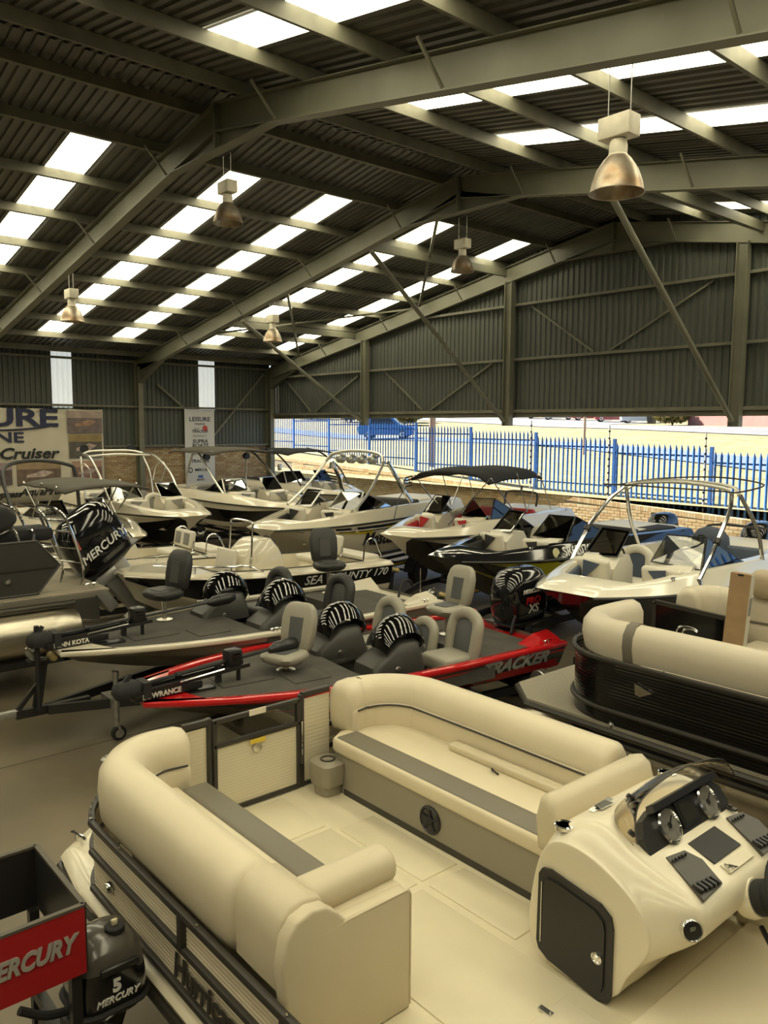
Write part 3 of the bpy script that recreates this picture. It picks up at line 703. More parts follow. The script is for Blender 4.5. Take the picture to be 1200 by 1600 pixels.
cushion(-4.70, -2.68, 3.59, 3.80, 1.34, 1.432, .02, TAUPE, 'starboard_seat_insert')
def sback(off, z): return [(-4.83+off, 3.80, z), (-4.85+off, 3.92, z)]+[(p[0], p[1], z) for p in arc(-4.42, 3.9, .42-off, 178, 92, 7, 0)]+[(-3.8, 4.33-off, z), (-3.2, 4.33-off, z), (-2.78, 4.33-off, z)]
g = G().sweep([(-a, b) for a, b in SECB], catmull(sback(0, 1.60), 3), ends=.07); hb(g, 'starboard_backrest', VINYL, smooth=60)
g = G().sweep(rrect(.13, .26, .05), catmull(sback(.075, 1.49), 3), ends=.04); hb(g, 'starboard_lumbar_pad', VINYL, smooth=60)
g = G().tube(catmull(sback(.147, 1.59), 4), .007, 6); hb(g, 'piping', PIPE)
g = G().sweep(rrect(.1, .06, .02), [(-3.95, 4.13, 1.45), (-3.4, 4.13, 1.45), (-2.75, 4.13, 1.45)], ends=.03); hb(g, 'lumbar_roll', VINYL2, smooth=60)
g = G().tube([(-3.52, 4.06, 1.43), (-3.5, 4.03, 1.455), (-3.47, 4.02, 1.45), (-3.45, 4.04, 1.43)], .008, 6); hb(g, 'pull_strap', PIPE)
# speaker in the base
sp = hb(G().lathe([(.098,0),(.098,.012),(.085,.022),(.078,.012),(0,.004)], (-3.66, 3.602, 1.165), 28, axis=(0,-1,0)), 'speaker', BLACKP)
g = G()
for k in range(5):
    a = k*2*PI/5+.3; g.bar((-3.66, 3.592, 1.165), (-3.66+.085*math.cos(a), 3.588, 1.165+.085*math.sin(a)), .018, .008, up=(0,1,0))
g.lathe([(.03,0),(.03,.01),(0,.014)], (-3.66, 3.594, 1.165), 12, axis=(0,-1,0)); hb(g, 'speaker_grille', RUBBER)
# cup holder pod
g = G(); rr = []
for z, w_ in ((1.0,.17),(1.08,.18),(1.085,.215),(1.2,.23),(1.245,.225),(1.262,.19)): rr.append([(-4.72+a, 3.53+b, z) for a, b in rrect(w_*1.08, w_, .06, 4)])
g.loft(rr); hb(g, 'cup_holder_pod', TAUPEP, smooth=40)
g = G().lathe([(.06,0),(.06,.008),(.045,.01),(.043,-.01),(0,-.012)], (-4.72, 3.53, 1.26), 20); hb(g, 'cup_ring', RAILK)
# ---- aft bolster of the lounge, against the console
g = G(); g.sweep([(-.09,-.2),(.09,-.2),(.10,.0),(.06,.13),(.0,.165),(-.06,.14),(-.10,.02)], [(-2.60, 3.52, 1.6), (-2.585, 3.65, 1.61), (-2.55, 3.9, 1.635), (-2.53, 4.28, 1.65)], ends=.06); hb(g, 'aft_bolster', VINYL2, smooth=60)
# ---- helm console
def prof(kind):
    if kind == 0: return [(-2.52,1.0),(-2.50,1.3),(-2.455,1.58),(-2.37,1.72),(-2.17,1.725),(-1.98,1.65),(-1.85,1.56),(-1.80,1.46),(-1.80,1.37),(-1.86,1.27),(-1.94,1.16),(-1.95,1.0)]
    if kind == 1: return [(-2.53,1.0),(-2.51,1.3),(-2.465,1.6),(-2.40,1.745),(-2.2,1.79),(-2.0,1.71),(-1.76,1.61),(-1.70,1.50),(-1.71,1.40),(-1.80,1.31),(-1.93,1.2),(-1.94,1.0)]
    return [(-2.53,1.0),(-2.51,1.3),(-2.47,1.6),(-2.41,1.76),(-2.2,1.84),(-2.0,1.725),(-1.66,1.625),(-1.605,1.57),(-1.62,1.45),(-1.75,1.35),(-1.92,1.2),(-1.93,1.0)]
g = G(); g.loft([[(x, y, z) for x, z in prof(k)] for y, k in ((3.20,0),(3.201,0),(3.215,0),(3.28,1),(3.36,2),(3.40,2),(3.8,2),(4.2,2),(4.30,1),(4.34,0),(4.341,0))])
cons = hb(g, 'helm_console', GELC, smooth=180, sub=2)
# door in the port face (plane y = 3.2)
DPOLY = [(-2.43,1.50),(-2.41,1.535),(-2.36,1.545),(-2.06,1.50),(-2.0,1.46),(-1.985,1.40),(-1.985,1.06),(-2.0,1.02),(-2.05,1.005),(-2.36,1.055),(-2.42,1.09),(-2.435,1.13)]
g = G().prism([(x, 3.204, z) for x, z in DPOLY], (0,-.022,0)); hb(g, 'console_door_frame', BLACKM, smooth=0)
cx, cz = -2.21, 1.275
g = G().prism([(cx+(x-cx)*.83, 3.182, cz+(z-cz)*.84) for x, z in DPOLY], (0,-.009,0)); door = hb(g, 'console_door', BLACKP, smooth=0)
g = G().box((-2.405, 3.178, 1.30), (.006, .006, .33)); hb(g, 'door_hinge', ALU, smooth=0)
g = G().lathe([(.028,0),(.03,.006),(.022,.01),(.018,.004),(0,.004)], (-2.06, 3.173, 1.23), 18, axis=(0,-1,0)).box((-2.06,3.166,1.225), (.012,.01,.03)); hb(g, 'door_latch', CHROME)
# cup holders on the console brow
for q in ((-2.355, 3.285, 1.752), (-2.29, 4.18, 1.80)):
    g = G().lathe([(.052,-.01),(.052,.008),(.044,.012),(.04,.0)], q, 22); hb(g, 'cup_holder_ring', CHROME)
    g = G().lathe([(.041,.004),(.0,.004)], q, 18); hb(g, 'cup_holder', BLACKP)
g = G().bar((-2.30, 3.44, 1.80), (-2.30, 3.62, 1.815), .035, .008).box((-2.285, 3.53, 1.815), (.05,.10,.006)); hb(g, 'chrome_badge', CHROME, smooth=0)
# instrument pod
NV = V(.82, 0, .57); UV = V(-.57, 0, .82); PC = V(-1.995, 3.84, 1.775)
def pod(a, b, c=0): return PC+V(0,a,0)+UV*b+NV*c
PO = [(-.42,-.075),(-.40,-.1),(-.15,-.1),(-.12,-.115),(.12,-.115),(.15,-.1),(.38,-.085),(.41,-.05),(.40,.03),(.34,.085),(.15,.1),(-.25,.1),(-.36,.07),(-.41,.0)]
g = G().prism([pod(a, b, -.04) for a, b in PO], NV*.05); podo = hb(g, 'instrument_panel', mat('dark_instrument_panel', (.03,.03,.028), .35), smooth=0)
for a in (-.19, .21):
    g = G().lathe([(.088,0),(.09,.02),(.08,.026),(.075,.012)], pod(a, -.005, .01), 26, axis=NV); gg = hb(g, 'gauge_bezel', CHROME)
    g = G().lathe([(.076,.014),(0,.014)], pod(a, -.005, .01), 24, axis=NV); hb(g, 'gauge_face', mat('silver_gauge_face', (.35,.34,.3), .3), smooth=0)
    g = G()
    g.bar(pod(a,-.005,.027), pod(a+.045,.03,.027), .006, .003, up=NV).lathe([(.016,.014),(.014,.02),(0,.02)], pod(a,-.005,.01), 10, axis=NV); hb(g, 'gauge_needle', BLACKP, smooth=0)
g = G().prism([pod(a, b, .01) for a, b in ((-.075,-.06),(.095,-.06),(.095,.075),(-.075,.075))], NV*.012); hb(g, 'display_bezel', BLACKP, smooth=0)
g = G().prism([pod(a, b, .022) for a, b in ((-.055,-.045),(.075,-.045),(.075,.06),(-.055,.06))], NV*.003); hb(g, 'display_screen', mat('dark_screen', (.035,.035,.03), .12), smooth=0)
g = G().prism([pod(a, b, .0) for a, b in ((-.3,.085),(.36,.085),(.34,.12),(-.27,.12))], NV*.06); hb(g, 'glare_hood', BLACKP, smooth=0)
# dash plane z = 1.725 at x=-2.0 falling to 1.625 at x=-1.66
def dash(x, y, h=.0): return V(x, y, 1.722-(x+2.0)*.294+h)
DN = V(.28, 0, .96)
def dashpatch(poly, h, t, m, name): g = G().prism([dash(x, y, h) for x, y in poly], DN*t); return hb(g, name, m, smooth=0)
dashpatch([(-1.90,3.70),(-1.90,3.98),(-1.755,3.98),(-1.755,3.70)], -.004, .012, mat('black_dash_mat', (.02,.02,.02), .6), 'blank_chart_screen')
dashpatch([(-1.735,3.72),(-1.735,3.97),(-1.68,3.97),(-1.68,3.72)], -.004, .009, mat('pale_plate', (.6,.55,.42), .3, .3), 'name_plate')
text('Hurricane', .06, RAILK, V(*dash(-1.700, 3.735, .02))-BASE, (0, R(16.4), PI/2), DB, shear=.15, bold=.0015, ext=.001)
for y0 in (3.40, 4.02):
    dashpatch([(-1.90,y0+.09),(-1.88,y0+.23),(-1.80,y0+.26),(-1.665,y0+.20),(-1.655,y0+.0)], -.002, .014, mat('graphite_switch_panel', (.055,.052,.045), .4), 'switch_panel')
    for k in range(5):
        p = dash(-1.86+.002*k, y0+.085+.027*k, .018); q = dash(-1.70+.004*k, y0+.035+.034*k, .02)
        g = G().lathe([(.007,0),(.007,.012),(.0,.014)], p, 8, axis=DN); hb(g, 'indicator_light', BLACKP)
        g = G().rbox(q, (.055,.022,.022), .005, rot=Matrix.Rotation(R(12),3,'Y')); hb(g, 'rocker_switch', BLACKP)
g = G().box(dash(-1.70, 4.245, .026), (.03,.03,.02)); hb(g, 'red_switch', mat('red_switch', (.6,.08,.03), .4), smooth=0)
g = G().rbox(dash(-1.93, 4.22, .01), (.08,.035,.015), .006).lathe([(.012,0),(.012,.014),(0,.016)], dash(-1.93,4.22,.014), 8); hb(g, 'key_plate', RAILK)
# stereo remote on the aft port corner, steering boss and wheel
RX = V(.72,-.62,.25).normalized(); RC = V(-1.655, 3.31, 1.52)
g = G().lathe([(.05,-.03),(.052,.0),(.045,.012),(.04,.004)], RC, 22, axis=RX); hb(g, 'remote_bezel', CHROME)
g = G().lathe([(.042,-.01),(.042,.006),(0,.008)], RC, 20, axis=RX); hb(g, 'stereo_remote', BLACKP); g = G().prism([RC+RX*.009+V(.3,.8,0).normalized()*a+V(-.1,0,1)*b for a, b in ((-.016,.0),(.016,.0),(.016,.02),(-.016,.02))], RX*.002); hb(g, 'remote_screen', mat('lcd_green', (.1,.12,.09), .2), smooth=0)
SX = V(.9, 0, .44).normalized(); SCN = V(-1.60, 3.82, 1.50)
g = G().lathe([(.09,-.06),(.10,-.02),(.09,.02)], SCN, 24, axis=SX); hb(g, 'steering_boss', GELC)
g = G().lathe([(.075,.01),(.085,.03),(.085,.075),(.078,.08),(.082,.09),(.08,.13),(.05,.16)], SCN, 24, axis=SX); hb(g, 'steering_boot', RUBBER)
WC = SCN+SX*.19; e1 = V(0,1,0); e2 = SX.cross(e1)
g = G().tube([WC+(e1*math.cos(R(a))+e2*math.sin(R(a)))*.19 for a in range(0, 360, 12)], .017, 8, closed=True)
for a in (90, 210, 330): g.tube([WC-SX*.03, WC+(e1*math.cos(R(a))+e2*math.sin(R(a)))*.185], .013, 6)
g.lathe([(.05,-.05),(.05,.01),(.0,.02)], WC, 16, axis=SX); hb(g, 'steering_wheel', RUBBER)
g = G().bar(SCN+V(.06,-.05,-.1), SCN+V(.14,-.12,-.13), .02, .015); hb(g, 'shift_lever', BLACKP)
# smoked wind deflector
base = catmull([(-2.0,3.36,1.765),(-2.12,3.40,1.81),(-2.2,3.52,1.84),(-2.23,3.8,1.85),(-2.22,4.08,1.85),(-2.12,4.24,1.82),(-2.0,4.29,1.765)], 4)
top = catmull([(-1.985,3.37,1.775),(-2.03,3.42,1.85),(-2.06,3.53,1.93),(-2.06,3.8,1.98),(-2.03,4.06,1.99),(-1.98,4.22,1.97),(-1.95,4.31,1.86)], 4)
g = G(); rings = [[b, b.lerp(t, .5)+V(-.015,0,.01), t] for b, t in zip(base, top)]; g.loft(rings, ring_closed=False); o = hb(g, 'wind_deflector', glass_mat('brown_tinted_acrylic', (.86,.82,.74), .02, rough=.12, ior=1.08), smooth=80)
md = o.modifiers.new('thickness', 'SOLIDIFY'); md.thickness = .004
g = G().tube(top, .0035, 5); hb(g, 'deflector_edge', RAILK)
for q in ((-2.03,3.40,1.80), (-2.17,3.60,1.875)): g = G().lathe([(.014,-.01),(.014,.02),(.0,.024)], q, 10, axis=(-.5,-.5,.6)); hb(g, 'deflector_knob', BLACKP)
# helm footwell floor and aft liner beyond the console
g = G().rbox((-1.2, 3.75, 1.02), (1.3, 1.3, .05), .03, seg=3); hb(g, 'helm_floor', GELC)
g = G().sweep(rrect(.12,.5,.04), [(-1.9,4.38,1.25),(-.5,4.38,1.25),(.6,4.38,1.25)]); hb(g, 'side_liner', GELC)
# ------------------------------------------------------------------ boat kit (local axes: x to the bow, y to port, z up; origin on the floor under the transom)
CARPET = mat('charcoal_marine_carpet', (.075,.07,.06), .95, bump=(400,.3), var=(3,.15))
SEATK = mat('black_seat_vinyl', (.03,.03,.028), .5, bump=(150,.04)); SEATK2 = mat('charcoal_seat_insert', (.06,.06,.056), .6)
SEATG = mat('warm_grey_seat_vinyl', (.33,.31,.25), .5, bump=(150,.04)); SEATG2 = mat('slate_seat_insert', (.09,.095,.095), .6)
CONSM = mat('charcoal_console_plastic', (.05,.048,.043), .45, bump=(200,.06))
TINT = mat('glossy_black_tinted_windscreen', (.004,.004,.004), .04, coat=.8)
SEATW = mat('white_marine_vinyl', (.68,.64,.54), .45)
class Hull:
    """lofted planing hull; hw(x), sheer(x) give the gunwale"""
    def __init__(s, L, B, zs, zb, zk, blunt=.06, p=2.4, t0=.45, chine=.82, dz=.28, bowk=.75, rake=.6, tum=0.0):
        s.L, s.B, s.zs, s.zb, s.zk, s.blunt, s.p, s.t0, s.ch, s.dz, s.bowk, s.rk, s.tum = L, B, zs, zb, zk, blunt, p, t0, chine, dz, bowk, rake, tum
    def hw(s, x):
        t = x/s.L; u = max(0, (t-s.t0)/(1-s.t0)); q = min(1, .93+.07*t/max(s.t0, .01)) if t < s.t0 else 1
        return s.B/2*q*(1-(1-s.blunt)*min(1, u)**s.p)
    def sheer(s, x): t = x/s.L; return s.zs+(s.zb-s.zs)*(t*t*.6+t*.4)
    def build(s, parent, bands, bottom, name='hull', n=18):
        """bands = [(fraction of topside height, material index)] from the chine up; returns the mesh"""
        rings = []; fr = [0]+[b[0] for b in bands]
        for i in range(n+1):
            t = i/n; t = 1-(1-t)**1.35; x = t*s.L; h = s.hw(x); zz = s.sheer(x); u = max(0, (t-.5)/.5)
            zk = s.zk+(s.zb-s.zk)*s.bowk*u**3; c = h*s.ch*(1-.45*u**2); zc = min(zk+s.dz*(1-.25*u)+.12*u, zz-.12); pts = []
            def px(v): return x-s.rk*u**2*(1-v)
            side = [(px((zk-s.zk)/(s.zb-s.zk)), 0, zk), (px((zc-s.zk)/(s.zb-s.zk)), c, zc)]
            for f in fr[1:]:
                z = zc+(zz-zc)*f; y = c+(h-c)*f**.75; side.append((px((z-s.zk)/(s.zb-s.zk)), y, z))
            rings.append([(a, -b, d) for a, b, d in side[:0:-1]]+side)
        k = len(fr); ms = [b[1] for b in bands]; mlist = ms[::-1]+[0, 0]+ms
        g = G(); g.loft(rings, m=mlist+[mlist[-1]], ring_closed=False)
        # transom
        o = len(rings[0]); nn = o
        g.add(rings[0], [tuple(range(nn))[::-1]], 0)
        g.add(rings[-1], [tuple(range(nn))], ms[-1])
        return g.build(name, bottom, parent, smooth=40)
    def loop(s, x0, x1, ins, z=None, dz=0.0, n=14, ib=None, cap=None):
        """closed loop following the gunwale from transom (port) round the bow to transom (starboard)"""
        P = []
        for i in range(n+1):
            t = i/n; t = 1-(1-t)**1.5; x = x0+(x1-x0)*t
            e = ins if ib is None else ins+(ib-ins)*max(0, (t-.6)/.4)
            y = max(.04, s.hw(min(x, s.L))-e)
            if cap: y = min(y, cap)
            P.append((x, y, (s.sheer(x) if z is None else z)+dz))
        return P+[(a, -b, c) for a, b, c in P[::-1]]
def seat_pedestal(parent, loc, rz, m, mi, high=.35, name='pedestal_seat'):
    """folding fishing seat facing local +x on a post"""
    g = G(); rr = []
    for z, l, w_, cx in ((0,.36,.38,0),(.03,.44,.46,.01),(.09,.47,.49,.02),(.13,.42,.44,.02),(.135,.3,.32,.0)): rr.append([(cx+a, b, high+z) for a, b in rrect(l, w_, .14, 4)])
    st = g.loft(rr).build(name, m, parent, loc=loc, rot=(0,0,rz), smooth=60)
    g = G(); rr = []
    for h, w_, d in ((.0,.36,.07),(.04,.42,.12),(.2,.46,.13),(.36,.47,.12),(.47,.42,.10),(.52,.32,.07),(.535,.2,.04)):
        rr.append([(-.2-.2*h+a, b, high+.1+h) for a, b in rrect(d, w_, .045, 3)])
    g.loft(rr).build('seat_back', m, st, smooth=60)
    g = G(); rr = []
    for h in (.1, .38): rr.append([(-.2-.2*h+.045+a, b, high+.1+h) for a, b in rrect(.06, .19, .02, 2)])
    g.loft(rr).build('seat_insert', mi, st)
    g = G(); rr = []
    for h in (.06, .08): rr.append([(.02+a, b, high+h+.062) for a, b in rrect(.3, .24, .06, 3)])
    g.loft(rr).build('seat_panel', mi, st)
    g = G().tube([(0,0,0),(0,0,high+.02)], .035, 10).lathe([(.11,0),(.11,.015),(.05,.03)], (0,0,0), 14); g.build('pedestal', ALU, st)
    return st
def seat_bucket(parent, loc, rz, m, mi, name='bucket_seat', s=1.0):
    g = G().rbox((.02,0,.12), (.5,.5,.2), .06, seg=3)
    st = g.build(name, m, parent, loc=loc, rot=(0,0,rz), smooth=60)
    # horseshoe shaped back
    P = catmull([(-.18,-.23,.16),(-.22,-.24,.4),(-.27,-.2,.6),(-.29,0,.68),(-.27,.2,.6),(-.22,.24,.4),(-.18,.23,.16)], 4)
    g = G().sweep(rrect(.15,.13,.06,3), P, up=(1,0,.2)); g.build('seat_back', m, st, smooth=60)
    g = G().rbox((-.24,0,.38), (.07,.36,.46), .03, rot=Matrix.Rotation(R(-12),3,'Y')); g.build('seat_insert', mi, st)
    st.scale = (s,s,s)
    return st
def prop_mesh(g, c, ax, r, n=3):
    ax = V(ax).normalized(); u = ax.cross(V(0,0,1)).normalized(); w_ = ax.cross(u); c = V(c)
    g.lathe([(.3*r,-.35*r),(.32*r,0),(.28*r,.4*r)], c, 12, axis=ax)
    for k in range(n):
        a = 2*PI*k/n; d = u*math.cos(a)+w_*math.sin(a); e = ax.cross(d)
        g.add([c+d*(.25*r)-e*(.15*r)+ax*(.15*r), c+d*(.6*r)-e*(.42*r)+ax*(.3*r), c+d*r*.98-e*(.1*r)+ax*(.1*r), c+d*(.9*r)+e*(.38*r)-ax*(.22*r), c+d*(.3*r)+e*(.2*r)-ax*(.2*r)], [(0,1,2,3,4)])
        g.add([c+d*(.25*r)-e*(.15*r)+ax*(.19*r), c+d*(.6*r)-e*(.42*r)+ax*(.34*r), c+d*r*.98-e*(.1*r)+ax*(.14*r), c+d*(.9*r)+e*(.38*r)-ax*(.18*r), c+d*(.3*r)+e*(.2*r)-ax*(.16*r)], [(4,3,2,1,0)])
def outboard(parent, loc, tilt=0.0, s=1.0, leg=None, words=None, rz=0.0, cowlm=None, decal=None):
    """loc = clamp point on the transom top; the motor hangs aft (-x)"""
    leg = leg or GELK
    g = G(); g.rbox((-.06,0,-.08), (.14,.3,.34), .03).rbox((-.2,0,.1), (.34,.26,.14), .04)
    ring = []
    for z, l, w_, cx in ((.2,.40,.24,-.32),(-.05,.36,.19,-.34),(-.35,.33,.14,-.36),(-.5,.36,.11,-.37)): ring.append([(cx+a, b, z) for a, b in rrect(l, w_, .05, 3)])
    g.loft(ring)
    om = g.build('outboard_motor', leg, parent, loc=loc, rot=(0, tilt, rz), smooth=45); om.scale = (s,s,s)
    ring = []
    for z, l, w_, cx, r in ((.16,.5,.3,-.34,.12),(.2,.62,.4,-.36,.14),(.36,.7,.46,-.37,.17),(.58,.72,.48,-.38,.18),(.74,.66,.45,-.40,.17),(.83,.52,.36,-.41,.14),(.87,.32,.22,-.42,.1)):
        ring.append([(cx+a, b, z) for a, b in rrect(l, w_, r, 4)])
    g = G().loft(ring); g.build('cowl', cowlm or GELK, om, smooth=60)
    g = G().rbox((-.37,0,.235), (.72,.475,.014), .005); g.build('cowl_seam', BLACKP, om)
    g = G(); g.rbox((-.42,0,-.5), (.6,.24,.025), .008)
    ring = [[(-.28+a, b, -.62+.0*a) for a, b in ()]]
    g.lathe([(.02,-.34),(.085,-.2),(.10,.0),(.085,.2),(.06,.32)], (-.40,0,-.68), 12, axis=(-1,0,0))
    ring = []
    for z, l, w_ in ((-.48,.34,.10),(-.62,.32,.09)): ring.append([(-.37+a, b, z) for a, b in rrect(l, w_, .03, 2)])
    g.loft(ring); g.prism([(-.28,-.008,-.72),(-.52,-.008,-.72),(-.47,-.008,-.9),(-.41,-.008,-.9)], (0,.016,0)); g.build('gearcase', leg, om, smooth=45)
    g = G(); prop_mesh(g, (-.78,0,-.68), (-1,0,0), .19); g.build('propeller', ALU, om, smooth=0)
    if words:
        for body, size, zz, m in words:
            text(body, size, m, (-.38, .245, zz), (PI/2, 0, PI), om, 'cowl_lettering', shear=.25, bold=.002, align='CENTER', ext=.004)
            text(body, size, m, (-.38, -.245, zz), (PI/2, 0, 0), om, 'cowl_lettering', shear=.25, bold=.002, align='CENTER', ext=.004)
    return om
WHEELS = mat('silver_wheel_rim', (.6,.58,.52), .3, .8)
def wheel(parent, loc, r=.31, w_=.2, name='wheel'):
    q = G().lathe([(r*.58,-w_*.45),(r*.93,-w_*.5),(r,-w_*.35),(r,w_*.35),(r*.93,w_*.5),(r*.58,w_*.45)], (0,0,0), 22, axis=(0,1,0)).build(name, RUBBER, parent, loc=loc)
    g = G()
    for s_ in (-1, 1):
        g.lathe([(r*.6,w_*.4),(r*.56,w_*.42),(r*.5,w_*.2),(r*.2,w_*.22),(r*.16,w_*.34),(0,w_*.34)], (0,0,0), 16, axis=(0,s_,0))
    for k in range(5): a = 2*PI*k/5; g.bar((0,w_*.3*1,0), (r*.55*math.cos(a), w_*.32, r*.55*math.sin(a)), .05, .04, up=(0,1,0)).bar((0,-w_*.3,0), (r*.55*math.cos(a), -w_*.32, r*.55*math.sin(a)), .05, .04, up=(0,1,0))
    g.build('rim', WHEELS, q, smooth=30); return q
def trailer(loc, rz, L, label, B=1.9, zr=.42, keel=.5, jx=None, jy=.11, post=True, accent=None, jack=True, bunkz=None, tongue=1.1, name='boat_trailer', axle=.33):
    t = thing(name, label, 'trailer', loc, rz, 'boat trailers')
    m = BLACKM
    g = G()
    for s_ in (-1, 1):
        g.bar((.15, s_*.62, zr), (L*.72, s_*.62, zr), .06, .11).bar((L*.72, s_*.62, zr), (L+.1, s_*.04, zr), .06, .11)
    for x in (.3, L*.35, L*.6): g.bar((x,-.62,zr-.02),(x,.62,zr-.02), .06, .08)
    g.bar((L-.4,0,zr),(L+tongue,0,zr), .08, .1); g.build('frame', m, t, 0)
    if accent:
        g = G()
        for s_ in (-1, 1): g.bar((.2, s_*.655, zr), (L*.7, s_*.655, zr), .012, .05)
        g.build('accent_stripe', accent, t, 0)
    bz = bunkz or keel+.02
    for s_ in (-1, 1):
        g = G().bar((.25, s_*.42, zr+.1+(bz-zr)*.2), (L*.62, s_*.42, zr+.1+(bz-zr)*.2), .07, .06); g.build('bunk', CARPET, t, 0)
        x = L*axle
        wheel(t, (x, s_*(B/2), .31)); 
        P = [(x+.42*math.cos(R(a)), s_*(B/2), .31+.42*math.sin(R(a))) for a in range(5, 180, 14)]
        g = G().sweep(rrect(.26,.02,.008,2), P, up=(0,1,0)) if False else G()
        for i in range(len(P)-1): g.bar(P[i], P[i+1], .26, .015, up=(P[i][0]-x, 0, P[i][2]-.31))
        g.bar((x, s_*.6, .45), (x, s_*(B/2-.1), .6), .05, .05); g.build('mudguard', m, t, 30)
    g = G().bar((L*axle,-B/2,.31),(L*axle,B/2,.31), .05,.05); g.build('axle', m, t, 0)
    if post:
        xb = L+.12
        g = G().bar((xb+.1,0,zr),(xb,0,zr+.62), .07,.09).bar((xb-.02,0,zr+.6),(xb+.18,0,zr+.6), .16,.03).bar((xb+.35,0,zr),(xb+.05,0,zr+.35), .05,.05); g.build('winch_post', m, t, 0)
        g = G().lathe([(.06,-.07),(.06,-.05),(.03,-.045),(.03,.045),(.06,.05),(.06,.07)], (xb+.12,0,zr+.68), 14, axis=(0,1,0)).bar((xb+.12,.08,zr+.68),(xb+.22,.12,zr+.8), .02,.02); g.build('winch', GALV, t)
        g = G().lathe([(.03,-.1),(.05,-.06),(.035,0),(.05,.06),(.03,.1)], (xb-.1,0,zr+.62), 12, axis=(0,1,0)); g.build('bow_roller', mat('yellow_roller', (.45,.34,.14), .6), t)
    g = G().rbox((L+tongue+.1,0,zr+.02),(.26,.07,.09), .02).lathe([(.05,-.02),(.055,.03),(.03,.05)], (L+tongue+.22,0,zr), 10); g.build('coupler', GALV, t)
    if jack:
        xj = jx or L+tongue-.25
        g = G().tube([(xj,jy,.18),(xj,jy,.8)], .032, 10).bar((xj,.0,zr),(xj,jy,zr), .12,.12).lathe([(.04,.8),(.04,.86),(.0,.87)], (xj,jy,0), 10); g.build('jockey_stand', GALV, t)
        wheel(t, (xj-.02,jy,.09), .09, .06, 'jockey_wheel')
        g = G().bar((xj-.04,jy,.09),(xj,jy,.22), .08,.03); g.build('jockey_fork', GALV, t, 0)
    return t
def tubes(parent, name, paths, r, m, k=5, n=8):
    out = []
    for p in paths: out.append(G().tube(catmull(p, k) if len(p) > 2 else p, r, n).build(name, m, parent))
    return out
def pane(parent, a, b, c, d, gm=None, fm=None, fr=.012, name='windscreen_pane'):
    """glass quad a b c d with a thin frame round it"""
    a, b, c, d = V(a), V(b), V(c), V(d); n = (b-a).cross(d-a).normalized()*.005
    o = G().prism([a, b, c, d], n).build(name, gm or GLASS, parent, 0)
    f = G().tube([a, b, c, d], fr, 6, closed=True).build('pane_frame', fm or BLACKM, o, 30)
    return o
def stripe(parent, H, x0, x1, f0, f1, m, name='hull_stripe', side=1, off=.006, n=10, zc=None, pts=None):
    """painted band lying on the topside between two height fractions (of the sheer minus chine)"""
    g = G(); rings = []
    for i in range(n+1):
        x = x0+(x1-x0)*i/n; h = H.hw(x)+off; z1 = H.sheer(x)
        fa = f0[0]+(f0[1]-f0[0])*i/n if isinstance(f0, tuple) else f0; fb = f1[0]+(f1[1]-f1[0])*i/n if isinstance(f1, tuple) else f1
        u = max(0, (x/H.L-.5)/.5); zk = H.zk+(H.zb-H.zk)*H.bowk*u**3; zc_ = min(zk+H.dz*(1-.25*u)+.12*u, z1-.12); c = H.hw(x)*H.ch*(1-.45*u*u)
        def P(f):
            z = zc_+(z1-zc_)*f; y = c+(H.hw(x)-c)*f**.75; v = (z-H.zk)/(H.zb-H.zk)
            return (x-H.rk*u**2*(1-v), side*(y+off), z)
        rings.append([P(fa), P((fa+fb)/2), P(fb)])
    g.loft(rings, ring_closed=False); return g.build(name, m, parent, 40)
def hull_pt(H, x, f, side=1, off=.01):
    z1 = H.sheer(x); u = max(0, (x/H.L-.5)/.5); zk = H.zk+(H.zb-H.zk)*H.bowk*u**3; zc_ = min(zk+H.dz*(1-.25*u)+.12*u, z1-.12); c = H.hw(x)*H.ch*(1-.45*u*u)
    z = zc_+(z1-zc_)*f; y = c+(H.hw(x)-c)*f**.75; v = (z-H.zk)/(H.zb-H.zk)
    return V(x-H.rk*u**2*(1-v), side*(y+off), z)
def hull_text(parent, H, body, size, x, f, m, side=1, shear=.2, bold=.004, sx=1.0, off=.012, name='hull_lettering'):
    """lettering wrapped on the topside; starts at x and reads towards the stern on the port side"""
    o = text(body, size, m, (0,0,0), (0,0,0), parent, name, shear=shear, bold=bold, ext=.004)
    z1 = H.sheer(x); zc_ = H.zk+H.dz; span = max(.2, z1-zc_)
    for v in o.data.vertices:
        a, b, c = v.co; p = hull_pt(H, x-side*a*sx, f+b/span, side, off+c); v.co = p
    o.data.update()
    return o
